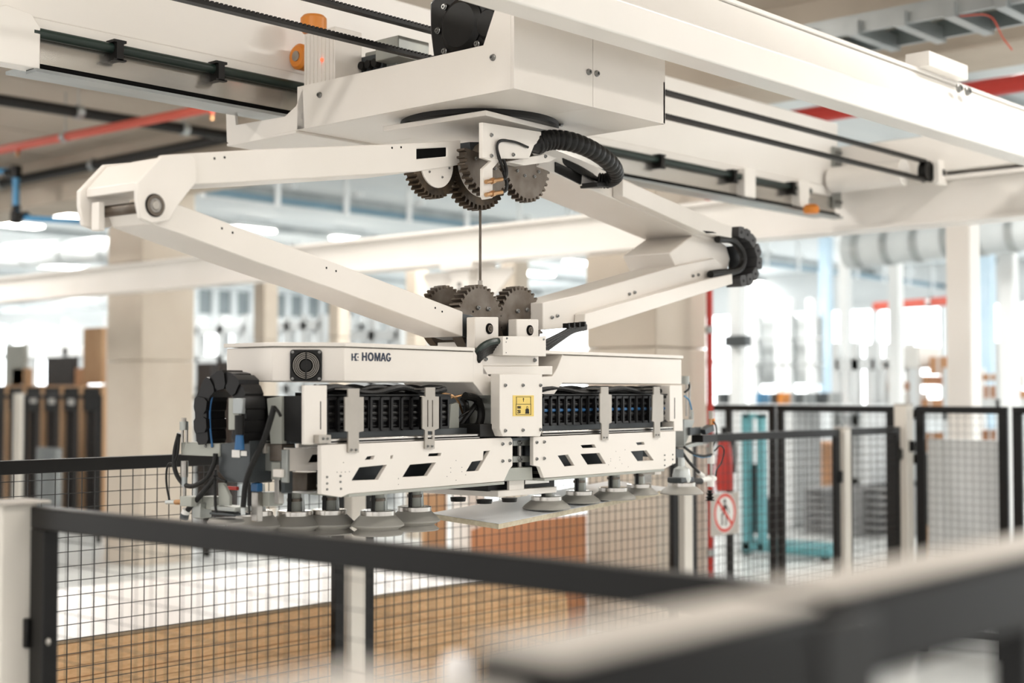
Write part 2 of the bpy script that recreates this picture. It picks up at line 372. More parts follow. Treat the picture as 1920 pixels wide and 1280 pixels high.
MB().tube(ease([(0, -.02, 1.4), (-.03, -.1, 1.32), (-.03, -.1, 1.12)]), .009, 8).build('hose', 'rubber', t)
box('wall_hook', 'galv', t, -.02, .03, -.02, 5.645 - p.y, 1.3, 1.33)

# ================================================================== RUNWAY
t = thing('runway_beam', 'long cream runway beam carrying the gantry, behind the robot', 'beam', (7.0, 0, 0))
y0, y1 = .5, 20
MB().box(0, .014, y0, y1, H + .90, H + 1.1).box(.14, .154, y0, y1, H + .90, H + 1.1).build('web', 'beam', t, .003)
box('top_flange', 'beam', t, -.05, .2, y0, y1, H + 1.1, H + 1.122, .003); box('bottom_flange', 'beam', t, -.03, .18, y0, y1, H + .88, H + .9, .003)
box('running_rail', 'steel', t, .05, .1, y0, y1, H + 1.122, H + 1.14)
def runway_column(x, label, a=.17):
    p = W.u(x, 600, 7.0); t = thing('runway_column', label, 'column', (7.0, p.y, 0))
    box('shaft', 'beam', t, 0, a, -a / 2, a / 2, .02, H + .78, .01); box('head_plate', 'beam', t, -.04, a + .03, -a * .9, a * .9, H + .84, H + .88, .003)
    box('base_plate', 'beam', t, -.07, a + .07, -a, a, 0, .02)
    for s in (-1, 1):
        MB().prism([(a * .4, s * a / 2, H + .84), (a * .4, s * (a / 2 + .34), H + .84), (a * .4, s * (a / 2 + .34), H + .8), (a * .4, s * a / 2, H + .5)], (.015, 0, 0)).build('gusset', 'beam', t)
    box('neck', 'beam', t, 0, a, -a / 2, a / 2, H + .78, H + .84)
    for z in (H + .7, H + .74): inst(BOLT_X, 'bolt', t, (-.001, 0, z), sc=(2, 2, 2))
runway_column(862, 'white runway column with gussets behind the lifting rod')

# ================================================================== GANTRY BRIDGE
br = thing('gantry_bridge', 'cream twin beam gantry bridge spanning the top of the picture', 'gantry')
zb = H + 1.015
fb = MB().prism([(-1.6, 2.45, zb), (-1.6, 2.55, zb), (-1.6, 2.55, zb + .235), (-1.6, 2.515, zb + .235), (-1.6, 2.47, zb + .12), (-1.6, 2.45, zb + .1)], (8.53, 0, 0)).build('front_beam', 'beam', br, .006)
box('beam_cap', 'beam', br, -1.6, 6.93, 2.505, 2.57, zb + .235, zb + .25, .003)
rz = H + 1.108
box('rear_beam', 'beam', br, -1.2, 6.94, 3.85, 3.99, rz, rz + .36, .006)
box('rear_strip', 'beam', br, -1.2, 6.94, 3.845, 3.87, H + 1.06, rz, .002)
box('cable_channel', 'alu', br, 2.14, 6.9, 3.85, 3.862, H + .965, H + 1.06)
box('channel_groove', 'hole', br, 2.14, 6.9, 3.845, 3.85, H + .962, H + .974)
box('channel_lip', 'hole', br, 2.14, 6.9, 3.82, 3.86, H + .948, H + .963)
box('channel_sill', 'galv', br, 2.14, 6.9, 3.80, 3.86, H + .938, H + .948)
box('channel_floor', 'galv', br, 2.14, 6.9, 3.862, 3.98, H + .955, H + .965)
MB().cyl((2.14, 3.83, H + 1.06), (6.6, 3.83, H + 1.06), .016, n=14).build('guide_rod', 'green', br)
MB().prism([(2.0, 3.815, H + 1.03), (2.0, 3.815, H + .95), (2.16, 3.815, H + .95), (2.16, 3.815, H + 1.075), (2.13, 3.815, H + 1.11), (2.05, 3.815, H + 1.12), (2.0, 3.815, H + 1.1)], (0, .06, 0)).build('end_block', 'beam', br, .003)
for u in (2.42, 2.8, 5.25, 5.85, 6.4):
    o = MB().box(u - .022, u + .022, 3.80, 3.86, H + 1.075, H + 1.083).box(u - .012, u + .012, 3.80, 3.86, H + 1.02, H + 1.075).box(u - .022, u + .022, 3.80, 3.82, H + 1.018, H + 1.024).build('rod_clamp', 'black', br)
for u in (5.98, 6.5): box('rod_support', 'beam', br, u - .05, u + .05, 3.8, 3.86, H + .96, H + 1.1, .004)
# toothed belt with its pulleys
def belt_run(z, up, u0, u1, name='toothed_belt'):
    b = MB(); b.box(u0, u1, 3.285, 3.315, z - .005, z + .005); n = int((u1 - u0) / .016)
    for k in range(n):
        u = u0 + k * .016; b.box(u, u + .008, 3.285, 3.315, z + .005 if up else z - .012, z + .012 if up else z - .005)
    return b.build(name, 'black', br, smooth=False)
belt_run(H + 1.185, True, 1.2, 6.86); belt_run(H + 1.09, True, 1.2, 6.86)
MB().lathe([(0, 3.28), (.055, 3.28), (.055, 3.285), (.048, 3.285), (.048, 3.315), (.055, 3.315), (.055, 3.32), (0, 3.32)], (6.86, 0, H + 1.137), 'y', 28).build('pulley', 'rubber', br)
box('pulley_bracket', 'beam', br, 6.88, 6.98, 3.24, 3.27, H + 1.07, H + 1.2, .003); box('bracket_slot', 'hole', br, 6.925, 6.945, 3.236, 3.24, H + 1.12, H + 1.15)
MB().cyl((6.82, 3.4, H + 1.14), (6.82, 3.82, H + 1.14), .07, n=20).build('drive_housing', 'beam', br)
# end carriage joining both beams on the runway
box('end_truck', 'beam', br, 6.94, 7.12, 2.3, 4.25, H + 1.142, H + 1.34, .01)
box('end_plate', 'zinc', br, 6.86, 6.935, 3.83, 3.845, H + 1.0, H + 1.33)
for z in (1.03, 1.1, 1.17, 1.24, 1.3):
    for u in (6.88, 6.92): inst(BOLT_Y, 'bolt', br, (u, 3.83, H + z), sc=(1.6, 1.6, 1.6))
box('top_bracket', 'beam', br, 5.15, 5.5, 2.46, 2.56, zb + .25, zb + .31, .003)
for u in (5.42, 5.5): inst(BOLT_Y, 'bolt', br, (u, 2.468, zb + .205), sc=(2.4, 2.4, 2.4))
MB().lathe([(0, -.05), (.08, -.05), (.08, .05), (0, .05)], (6.25, 2.40, zb + .06), 'y', 24).build('beam_buffer', 'galv', br)
MB().lathe([(0, 0), (.035, 0), (.042, .012), (.042, .03), (.03, .045), (.0, .045)], W.v(1521, 400, 3.74), n=20).build('rubber_buffer', 'orange', br)
p = W.v(1521, 390, 3.74); MB().cyl(p, p + Vector((0, 0, .05)), .012, n=10).build('buffer_stem', 'steel', br)

# ================================================================== TROLLEY (carriage on the bridge)
tr = thing('trolley', 'boxy cream trolley hanging between the bridge beams', 'trolley')
U0, U1, V0, V1, ZB = 2.985, 3.715, 2.68, 3.64, H + .862
s1 = W.v(1112, 200, V0)[0]
box('front_panel', 'white', tr, U0, s1 - .001, V0, V0 + .012, ZB, H + 1.17, .001); box('front_panel', 'white', tr, s1 + .001, U1, V0, V0 + .012, ZB, H + 1.17, .001)
lp = [(U0, V0 + .0125, H + 1.17), (U0, V0 + .0125, ZB), (U0, V1, ZB), (U0, V1, H + 1.005), (U0, 2.80, H + 1.005), (U0, 2.755, H + 1.1), (U0, 2.755, H + 1.17)]
MB().prism(lp, (.012, 0, 0)).build('side_panel', 'white', tr, .001)
tg = W.us([(568, 161), (555, 198), (534, 218), (442, 234), (440, 208), (423, 205), (425, 266), (430, 270), (571, 241)], U0)
MB().prism(tg, (.012, 0, 0)).build('rear_side_panel', 'white', tr, .002)
box('rear_bottom', 'white', tr, U0, U1, 3.645, 4.02, H + .853, H + .862, .002)
box('right_side_panel', 'white', tr, U1 - .012, U1, V0, 4.02, ZB, H + 1.0, .002)
box('bottom_panel', 'white', tr, U0 + .012, s1 - .001, V0 + .012, 3.642, ZB, ZB + .01); box('bottom_panel', 'white', tr, s1 + .001, U1 - .012, V0 + .012, 3.642, ZB, ZB + .01)
MB().lathe([(0, -.02), (.25, -.02), (.255, -.014), (.255, 0), (0, 0)], (CX, CY, ZB), n=48).build('turntable_ring', 'black', tr)
for x, y in ((1103, 135), (1118, 138)): inst(BOLT_Y, 'bolt', tr, W.v(x, y, V0), sc=(1.3, 1.3, 1.3))
for x, y in ((925, 108), (600, 178)): inst(BOLT_X, 'bolt', tr, W.u(x, y, U0), sc=(1.3, 1.3, 1.3))
for x, y in ((753, 238), (930, 207), (1052, 232), (812, 190 + 40)): inst(BOLT_Z, 'bolt', tr, W.z(x, y, ZB), sc=(1.1, 1.1, 1.1))
# drive: black gearbox, silver motor
gp = [(805, 5), (822, -12), (940, -12), (938, 34), (917, 82), (812, 108), (806, 60)]
MB().prism(W.us(gp, 3.10), (.16, 0, 0)).build('gearbox', 'black', tr, .008)
gc = W.us([(866, 48), (919, 45)], 3.10)
for c, r in ((gc[0], .085), (gc[1], .05)):
    MB().lathe([(0, -.016), (r * .8, -.016), (r, -.004), (r, 0), (0, 0)], c, 'x', 30).build('gearbox_cover', 'black', tr)
for k in range(8):
    a = k * math.pi / 4; inst(BOLT_X, 'bolt', tr, gc[0] + Vector((-.004, .098 * math.cos(a), .098 * math.sin(a))), sc=(1.2, 1.4, 1.4))
mA = W.u(655, 140, 3.25); mB = W.u(745, 112, 3.25)
MB().lathe([(0, 0), (.035, 0), (.042, .01), (.042, .06), (.036, .07), (.036, .12), (0, .12)], mA, 'x', 22).build('motor_end', 'zinc', tr)
box('motor_body', 'zinc', tr, 3.22, 3.34, mB.y - .03, mB.y + .13, mB.z - .06, mB.z + .04, .006)
box('motor_block', 'darkgrey', tr, 3.2, 3.24, mB.y + .02, mB.y + .16, mB.z - .05, mB.z + .02, .004)
for k in range(4): MB().lathe([(0, -.02), (.014, -.02), (.016, 0), (0, 0)], (3.2, mB.y + .04 + k * .033, mB.z - .015), 'x', 14).build('cable_gland', 'black', tr)
box('terminal_plate', 'zinc', tr, 3.16, 3.3, mB.y - .1, mB.y + .01, mB.z - .02, mB.z + .05, .003)
# ribbed cabinet and orange guide wheels
c0 = W.u(570, 150, 3.08); c1 = W.u(628, 60, 3.08)
wc = box('wheel_cabinet', 'white', tr, 3.08, 3.2, c1.y, c0.y, c0.z - .03, c1.z + .02, .003)
for k in range(8):
    yy = c1.y + (c0.y - c1.y) * (k + .5) / 8; box('cabinet_rib', 'white', tr, 3.076, 3.08, yy - .004, yy + .004, c0.z - .02, c1.z + .01)
pL = W.u(604, 112, 3.075); MB().lathe([(0, -.004), (.006, -.004), (.006, .003), (0, .003)], pL, 'x', 12).build('indicator_light', 'redlens', tr, label='glowing red indicator')
for (x, y, r, ax) in ((588, 46, .045, 'z'), (568, 108, .045, 'x')):
    c = W.u(x, y, 3.14)
    pr = [(.012, -.03), (r * .8, -.03), (r, -.02), (r, .02), (r * .8, .03), (.012, .03)]
    MB().lathe(pr, c, ax, 26).build('guide_wheel', 'orange', tr)
    MB().lathe([(0, -.034), (.018, -.034), (.018, .034), (0, .034)], c, ax, 16).build('wheel_hub', 'steel', tr)
#SECTION2

# ================================================================== SUSPENDED ROBOT
RZ = math.radians(CA); RC = (CX, CY, 0)
def rthing(name, label, cat): return thing(name, label, cat, RC, RZ)
def tv(parent, name, m, pts, v0, v1, holes=(), bevel=.0015, label=None):
    """plate or box outlined in the plane v0 and going back to v1"""
    return MB().prism(T.vs(pts, v0), (0, v1 - v0, 0), [T.vs(h, v0) for h in holes]).build(name, m, parent, bevel, label)
def tu(parent, name, m, pts, u0, u1, bevel=.0015, label=None):
    return MB().prism(T.us(pts, u0), (u1 - u0, 0, 0)).build(name, m, parent, bevel, label)
def bolts(parent, pts, v, s=1.0):
    for x, y in pts: inst(BOLT_Y, 'bolt', parent, T.v(x, y, v), sc=(s, s, s))
def holes(parent, pts, v, s=1.0):
    for x, y in pts: inst(HOLE_Y, 'drill_hole', parent, T.v(x, y, v), sc=(s, s, s))
def gear(parent, cx, cy, rpx, v0, v1, teeth, a0, a1, m='darksteel', inner=0, nm='sector_gear', hub=None, rest=.9):
    """gear with cut teeth over the arc a0..a1 (degrees); the rest is plain"""
    c = T.v(cx, cy, v0); e = T.v(cx + rpx, cy, v0); R = abs(e.x - c.x) * .97
    pts = []
    for k in range(teeth):
        for f, rr in ((0, .9), (.22, .9), (.34, 1.0), (.62, 1.0), (.74, .9)):
            a = 2 * math.pi * (k + f) / teeth; dg = math.degrees(a) % 360
            inside = a0 <= dg <= a1 if a0 <= a1 else (dg >= a0 or dg <= a1)
            r = R * (rr if inside else rest); pts.append((c.x + r * math.cos(a), v0, c.z + r * math.sin(a)))
    g = MB().prism(pts, (0, v1 - v0, 0)).build(nm, 'toothsteel' if inner else m, parent)
    if inner:
        MB().prism([(c.x + R * inner * math.cos(a), v0 - .005, c.z + R * inner * math.sin(a)) for a in [math.radians(175 + 190 * k / 24) for k in range(25)]], (0, .005, 0)).build('gear_face', m if hub is None else hub, parent)
    return c, R
# ---------------- head under the turntable
hd = rthing('robot_head', 'cream bracket head with toothed sector gears under the trolley', 'robot part')
z_hd = ZB - .02
box('top_plate', 'white', hd, -.24, .2, -.22, .2, z_hd - .016, z_hd, .002)
tv(hd, 'front_plate', 'white', [(905, 229), (1015, 247), (1015, 262), (1002, 272), (992, 297), (930, 297), (905, 296)], -.225, -.21)
tv(hd, 'hook_plate', 'white', [(905, 296), (930, 297), (938, 300), (924, 316), (924, 371), (909, 374), (906, 366), (906, 316), (921, 302)], -.225, -.212)
tv(hd, 'inner_block', 'white', [(930, 268), (1010, 268), (1010, 300), (930, 300)], -.12, .1)
tv(hd, 'side_arm', 'white', [(950, 303), (1023, 288), (1044, 296), (1032, 303), (984, 310)], -.2, -.1)
bolts(hd, [(921, 253), (921, 292), (962, 290), (1022, 293)], -.226, .8)
c, R = gear(hd, 989, 309, 43, -.16, -.13, 34, 170, 360, rest=.4); bolts(hd, [(984, 329), (1002, 331), (970, 320), (1010, 322)], -.16, .7)
c, R = gear(hd, 817, 306, 44, -.10, -.06, 38, 172, 8, inner=.7, hub='white', rest=.3); bolts(hd, [(805, 322), (829, 332), (842, 315)], -.105, .5)
c, R = gear(hd, 900, 304, 57, -.09, -.05, 44, 170, 360, inner=.74, hub='white', rest=.3)
c, R = gear(hd, 917, 296, 46, -.17, -.14, 34, 170, 330, rest=.4); bolts(hd, [(892, 297), (928, 316)], -.17, .7)
tv(hd, 'dark_gap', 'darkgrey', [(880, 266), (906, 266), (906, 300), (884, 300)], -.09, .08)
for y in (341, 365):
    a, b = T.v(911, y, -.235), T.v(941, y - 5, -.235)
    sn = MB().cyl(a, b, .0065, n=12).build('proximity_sensor', 'brass', hd, label='threaded brass sensor')
    MB().cyl(a.lerp(b, .35), a.lerp(b, .5), .010, n=6).build('sensor_nut', 'brass', sn)
    MB().tube(ease([b, T.v(948, y - 8, -.235), T.v(950, y - 22, -.235), T.v(944, y - 42, -.232)]), .005, 8).build('sensor_plug', 'black', sn)
MB().tube(ease([T.v(x, y, -.23) for x, y in ((948, 330), (938, 300), (932, 275), (940, 264), (965, 266), (990, 276))]), .004, 8).build('sensor_cable', 'rubber', hd)
MB().tube(ease([T.v(x, y, -.235) for x, y in ((944, 318), (934, 294), (933, 268), (945, 262), (970, 268))]), .003, 8).build('sensor_cable', 'rubber', hd)
# corrugated hose
hp = ease([T.v(1003, 270, -.2), T.v(1035, 262, -.22), T.v(1075, 267, -.25), T.v(1115, 284, -.26), T.v(1146, 308, -.24), T.v(1154, 328, -.2), T.v(1140, 338, -.16), T.v(1122, 338, -.13)], 12)
rr = [(.034 - .008 * i / len(hp)) * (1.0 if (i % 3) else .86) for i in range(len(hp))]
MB().tube(hp, rr, 18).build('corrugated_hose', 'rubber', hd, label='black corrugated cable hose')
MB().tube([T.v(990, 272, -.2), T.v(1010, 268, -.2)], [.022, .036], 18).build('hose_collar', 'black', hd)
for k in range(6): MB().tube(ease([T.v(1120, 338 - k, -.13 + k * .006), T.v(1085, 322 - k * 2, -.12), T.v(1042, 298 - k, -.1)]), .005, 8).build('hose_core', 'rubber', hd)
tv(hd, 'cable_clamp', 'black', [(1042, 303), (1092, 326), (1090, 346), (1042, 322)], -.115, -.09)
tv(hd, 'hose_saddle', 'black', [(1118, 341), (1152, 341), (1150, 350), (1120, 350)], -.17, -.1)

# ---------------- left folding arm
la = rthing('folding_arm', 'long cream folding arm with the bearing elbow on the left', 'robot arm')
cheek = [(257, 342), (304, 291), (359, 287), (368, 297), (370, 340), (361, 351), (336, 383), (318, 413), (286, 419), (264, 410), (257, 372)]
ua = tv(la, 'upper_arm', 'white', [(345, 288), (480, 280), (779, 268), (864, 263), (864, 308), (845, 312), (779, 322), (480, 340), (345, 347)], -.11, .10, [[(781, 279), (838, 276), (838, 293), (781, 298)]], .003)
MB().prism([p + Vector((0, .004, 0)) for p in T.vs([(780, 278), (839, 275), (839, 294), (780, 299)], -.11)], (0, .004, 0)).build('slot_back', 'hole', ua)
tv(la, 'elbow_cheek', 'white', cheek, -.125, -.111, bevel=.003)
MB().prism([p + Vector((0, .226, 0)) for p in T.vs(cheek, -.125)], (0, .014, 0)).build('elbow_cheek', 'white', la, .003)
tv(la, 'elbow_web', 'white', [(300, 297), (345, 290), (345, 362), (262, 356), (262, 340)], -.111, .10, bevel=.002)
ce_ = T.v(290, 385, -.125)
MB().lathe([(0, -.012), (.028, -.012), (.028, 0), (0, 0)], ce_ + Vector((0, .01, 0)), 'y', 32).build('bearing_seat', 'hole', la)
MB().lathe([(.018, 0), (.0255, 0), (.0255, -.006), (.018, -.006), (.018, 0)], ce_, 'y', 32).build('bearing_ring', 'darksteel', la)
MB().lathe([(.013, 0), (.0165, 0), (.0165, -.005), (.013, -.005), (.013, 0)], ce_, 'y', 32).build('bearing_ring', 'steel', la)
MB().lathe([(0, -.008), (.010, -.008), (.012, -.006), (.012, 0), (0, 0)], ce_, 'y', 24).build('pin_end', 'bracket', la)
MB().cyl(ce_, ce_ + Vector((0, .226, 0)), .0145, n=20).build('elbow_pin', 'darksteel', la)
ct = ce_ + Vector((-.02, .205, -.01)); box('keeper_tab', 'white', la, ct.x - .012, ct.x + .006, ct.y - .03, ct.y + .0, ct.z - .04, ct.z + .03, .002)
lw = tv(la, 'lower_arm', 'white', [(337, 383), (480, 438), (640, 497), (863, 582), (868, 584), (868, 631), (803, 608), (640, 547), (480, 491), (286, 419), (276, 395)], -.10, .055, bevel=.003)
tv(la, 'wrist_joint', 'darkgrey', [(868, 588), (888, 592), (888, 636), (868, 630)], -.085, .04)
tv(la, 'maker_strip', 'white', [(290, 415), (352, 436), (348, 441), (286, 420)], -.103, -.1, bevel=.001)
holes(la, [(402, 297), (421, 295), (735, 277), (752, 276)], -.11, .75)
holes(la, [(416, 428), (436, 436), (612, 502), (630, 508), (816, 577), (829, 584)], -.10, .7)
# ---------------- right folding arm
ra = rthing('folding_arm', 'cream folding arm with a cable chain elbow on the right', 'robot arm')
tv(ra, 'upper_arm', 'white', [(1020, 272), (1090, 300), (1180, 340), (1340, 418), (1345, 450), (1318, 446), (1216, 401), (1030, 322), (1010, 310)], -.11, .13, bevel=.003)
tv(ra, 'arm_cover', 'white', [(1168, 336), (1345, 414), (1373, 424), (1372, 446), (1318, 436), (1168, 368)], -.155, -.112, bevel=.003)
tv(ra, 'cover_slot', 'hole', [(1317, 432), (1337, 434), (1346, 437), (1325, 437)], -.156, -.15)
tv(ra, 'elbow_cheek', 'white', [(1255, 474), (1300, 440), (1340, 447), (1362, 461), (1369, 485), (1364, 506), (1350, 514), (1310, 516), (1268, 502)], -.09, .12, bevel=.004)
tv(ra, 'lower_arm', 'white', [(1018, 567), (1080, 553), (1262, 500), (1340, 484), (1356, 496), (1352, 516), (1100, 612), (1018, 618)], -.11, .05, bevel=.003)
tv(ra, 'arm_cover', 'white', [(1097, 588), (1331, 522), (1373, 513), (1374, 532), (1095, 621)], -.155, -.112, bevel=.003)
bolts(ra, [(1180, 551), (1190, 548), (1299, 517), (1309, 515), (1035, 595), (1045, 592)], -.112, .8)
lk = MB().prism([(-.026, -.034, -.018), (-.013, -.034, -.022), (.02, -.034, -.022), (.028, -.034, -.01), (.028, -.034, .01), (.02, -.034, .022), (-.013, -.034, .022), (-.026, -.034, .018)], (0, .068, 0)).mesh('chain_link', 'chaingrey')
ec = rthing('cable_chain', 'dark grey cable chain bent around the right elbow', 'cable chain')
path = ease([T.v(x, y, -.12) for x, y in ((1368, 434), (1388, 441), (1403, 460), (1410, 482), (1408, 504), (1396, 522), (1376, 528))], 10)
L = [0]
for i in range(1, len(path)): L.append(L[-1] + (path[i] - path[i - 1]).length)
n = 8
for k in range(n):
    s = L[-1] * (k + .5) / n; i = next(j for j in range(len(L)) if L[j] >= s); d = (path[i] - path[i - 1]).normalized()
    o = inst(lk, 'chain_link', ec, path[i], (0, -math.atan2(d.z, d.x), 0), (.9, 1, 1))
    MB().lathe([(0, -.003), (.006, -.003), (.006, 0), (0, 0)], (0, -.034, 0), 'y', 10).build('link_pin', 'chain', o)
for k, dv in enumerate((-.03, -.015, 0, .015)):
    MB().tube(ease([T.v(1345, 448, -.11 + dv), T.v(1372, 450, -.11 + dv), T.v(1390, 470, -.11 + dv), T.v(1393, 492, -.11 + dv), T.v(1380, 508, -.11 + dv), T.v(1345, 512, -.11 + dv), T.v(1332, 514, -.11 + dv)]), .015, 8).build('cable', 'rubber', ec)
tv(ec, 'chain_floor', 'black', [(1364, 462), (1392, 458), (1398, 500), (1370, 504)], -.07, -.06)
# ---------------- lifting rod
rod = rthing('lifting_rod', 'thin dark vertical rod between the upper and lower gears', 'rod')
zt0, zt1, zt2 = T.v(901, 560, 0).z, T.v(901, 526, 0).z, T.v(901, 240, 0).z
MB().cyl((.003, 0, zt1), (.003, 0, zt2), .0042, n=12).build('thin_rod', 'darksteel', rod)
MB().cyl((.003, 0, zt0 - .1), (.003, 0, zt1), .0075, n=14).build('rod_sleeve', 'bracket', rod)

# ================================================================== SUCTION TRAVERSE
st = rthing('suction_traverse', 'white suction traverse with black cable chains hanging from the arms', 'traverse')
# gears and bearing blocks on top
gear(st, 901, 602, 44, -.07, -.03, 36, 350, 200); bolts(st, [(896, 577), (915, 579), (881, 594)], -.07, 1.0); holes(st, [(887, 584)], -.07, .8)
gear(st, 978, 604, 42, -.06, -.02, 36, 330, 200); bolts(st, [(970, 583), (988, 581), (957, 603)], -.06, 1.0); holes(st, [(996, 588), (955, 616)], -.06, .8)
gear(st, 838, 598, 42, .10, .13, 36, 0, 180)
for pts, bc in (([(891, 594), (935, 594), (935, 652), (891, 652)], (917, 616)), ([(969, 598), (1010, 598), (1010, 640), (969, 640)], (993, 619))):
    b = tv(st, 'bearing_block', 'white', pts, -.15, -.115, bevel=.003)
    tv(b, 'block_root', 'darkgrey', [(pts[0][0] + 3, pts[0][1] + 6), (pts[1][0] - 6, pts[1][1] + 6), (pts[2][0] - 6, pts[2][1]), (pts[3][0] + 3, pts[3][1])], -.115, -.07)
    c = T.v(bc[0], bc[1], -.15)
    MB().lathe([(0, -.003), (.0165, -.003), (.0165, .002), (0, .002)], c, 'y', 28).build('bearing_seal', 'hole', b)
    MB().lathe([(.008, -.006), (.0115, -.006), (.0115, -.002), (.008, -.002), (.008, -.006)], c, 'y', 24).build('bearing_ring', 'darksteel', b)
    MB().lathe([(0, -.007), (.004, -.007), (.004, 0), (0, 0)], c, 'y', 14).build('bearing_pin', 'darksteel', b)
tv(st, 'gear_saddle', 'white', [(893, 640), (1025, 640), (1025, 690), (893, 690)], -.07, .09)
cbx = tv(st, 'cable_box', 'white', [(943, 630), (1024, 630), (1024, 668), (943, 666)], -.23, -.19, bevel=.002)
bolts(cbx, [(950, 634), (1019, 636)], -.23, .45); holes(cbx, [(949, 641), (949, 661)], -.23, .4)
tv(st, 'saddle_bracket', 'white', [(899, 666), (1010, 668), (1010, 686), (899, 686)], -.19, -.1); bolts(st, [(910, 673), (1002, 675)], -.19, .9)
tv(st, 'neck_plate', 'white', [(905, 686), (1036, 686), (1036, 702), (905, 702)], -.2, .1)
for k in range(5):
    MB().tube(ease([T.v(946, 638 + k * 3, -.21 + .008 * k), T.v(918, 642 + k * 4, -.21 + .006 * k), T.v(899, 655 + k * 4, -.2), T.v(889 + k, 682, -.18)]), .0105, 8).build('cable', 'green' if k == 0 else 'rubber', st)
for k in range(4):
    MB().tube(ease([T.v(1022, 640 + k * 6, -.19), T.v(1050, 626 + k * 4, -.19), T.v(1075, 613 + k * 3, -.18), T.v(1098, 610 + k * 2, -.16)]), .006, 8).build('cable', 'rubber', st)
for k in range(4): box('cable_tie', 'black', st, *(lambda p: (p.x - .004, p.x + .004, p.y - .012, p.y + .012, p.z - .002, p.z + .014))(T.v(1062 + k * 10, 614 - k, -.18)))
# housings
HV = -.2
b0, b1 = T.v(645, 651, HV), T.v(645, 715, HV); zt_, zb_ = b0.z, b1.z
a0 = T.v(509, 690, -.06); c0 = T.v(888, 690, HV)
hl = MB().prism([(a0.x, -.06, zb_), (b0.x, HV, zb_), (c0.x, HV, zb_), (c0.x, .12, zb_), (a0.x, .12, zb_)], (0, 0, zt_ - zb_)).build('left_housing', 'white', st, .003)
MB().prism([(a0.x - .006, -.062, zt_ + .002), (b0.x - .002, HV - .006, zt_ + .002), (c0.x, HV - .006, zt_ + .002), (c0.x, .126, zt_ + .002), (a0.x - .006, .126, zt_ + .002)], (0, 0, .011)).build('housing_lid', 'white', hl, .002)
tv(st, 'left_wing', 'white', [(888, 654), (917, 705), (940, 705), (940, 741), (906, 741), (886, 715)], HV, .08, bevel=.002)
r0, r1 = T.v(1054, 690, HV), T.v(1278, 690, HV)
hr = box('right_housing', 'white', st, r0.x, r1.x, HV, .12, zb_, zt_, .003)
box('housing_lid', 'white', hr, r0.x - .12, r1.x + .004, HV - .006, .126, zt_ + .002, zt_ + .013, .002)
tv(st, 'right_wing', 'white', [(1056, 662), (1056, 716), (1037, 742), (1014, 742), (1014, 706), (1036, 705), (1045, 690)], HV, .08, bevel=.002)
# logo and lettering, printed on the left housing
def text(s, parent, size, loc, rot, m, bold=.0, ext=.0003, align='LEFT', name='lettering', sx=1):
    cu = bpy.data.curves.new(name, 'FONT'); cu.body = s; cu.size = size; cu.extrude = ext; cu.offset = bold; cu.align_x = align
    o = bpy.data.objects.new(name, cu); COL.objects.link(o)
    dg = bpy.context.evaluated_depsgraph_get(); me = bpy.data.meshes.new_from_object(o.evaluated_get(dg)); bpy.data.objects.remove(o)
    me.materials.clear(); me.materials.append(M[m]); o = bpy.data.objects.new(name, me); COL.objects.link(o); o.parent = parent
    o.location = loc; o.rotation_euler = rot; o.scale = (sx, 1, 1); return o
g0, g1 = T.v(679, 676.2, HV - .001), T.v(733.5, 662, HV - .001)
tx = MB(); LW, LH = g1.x - g0.x, g1.z - g0.z
def glyph(pts, x0, w, hole=None):
    f = lambda q: [(g0.x + (x0 + a * w) * LW, HV - .0012, g0.z + b * LH) for a, b in q]
    tx.prism(f(pts), (0, .0011, 0), [f(hole)] if hole else ())
def ell(rx, ry, a0, a1, n): return [(.5 + rx * math.cos(math.radians(a0 + (a1 - a0) * k / n)), .5 + ry * math.sin(math.radians(a0 + (a1 - a0) * k / n))) for k in range(n + 1)]
glyph([(0, 0), (.26, 0), (.26, .4), (.74, .4), (.74, 0), (1, 0), (1, 1), (.74, 1), (.74, .6), (.26, .6), (.26, 1), (0, 1)], 0, .165)
glyph(ell(.5, .52, 0, 350, 35), .195, .2, ell(.25, .32, 0, 350, 35))
glyph([(0, 0), (.2, 0), (.2, .62), (.42, 0), (.58, 0), (.8, .62), (.8, 0), (1, 0), (1, 1), (.72, 1), (.5, .36), (.28, 1), (0, 1)], .425, .2)
glyph([(0, 0), (.24, 0), (.32, .24), (.68, .24), (.76, 0), (1, 0), (.64, 1), (.36, 1)], .635, .185, [(.38, .42), (.62, .42), (.5, .78)])
glyph(ell(.5, .52, 40, 330, 30) + [(.98, .5), (.52, .5), (.52, .34), (.74, .34)] + ell(.25, .33, 325, 40, 26), .825, .175)
tx.build('lettering', 'navy', hl)
lg = MB()
def lgp(pts): lg.prism(T.vs(pts, HV - .0012), (0, .0011, 0))
lgp([(659.5, 662.5), (661.7, 662.5), (661.7, 676), (659.5, 676)]); lgp([(661.7, 668.2), (666, 668.2), (666, 670.4), (661.7, 670.4)])
oc = T.v(671, 669.3, HV); rr0 = abs(T.v(677.5, 669.3, HV).x - oc.x)
arc = [(oc.x + rr0 * f * math.cos(a), HV - .0012, oc.z + rr0 * f * math.sin(a)) for f, seq in ((1, range(0, 15)), (.66, range(14, -1, -1))) for a in [math.radians(125 + 110 * k / 14) for k in seq]]
lg.prism(arc, (0, .0011, 0)); lgp([(665, 662.5), (672.5, 662.5), (672.5, 664), (665, 664)]); lgp([(665, 674.6), (672.5, 674.6), (672.5, 676), (665, 676)])
lg.lathe([(0, -.0006), (.0022, -.0006), (.0022, .0004), (0, .0004)], oc, 'y', 14)
lg.build('emblem', 'navy', hl)
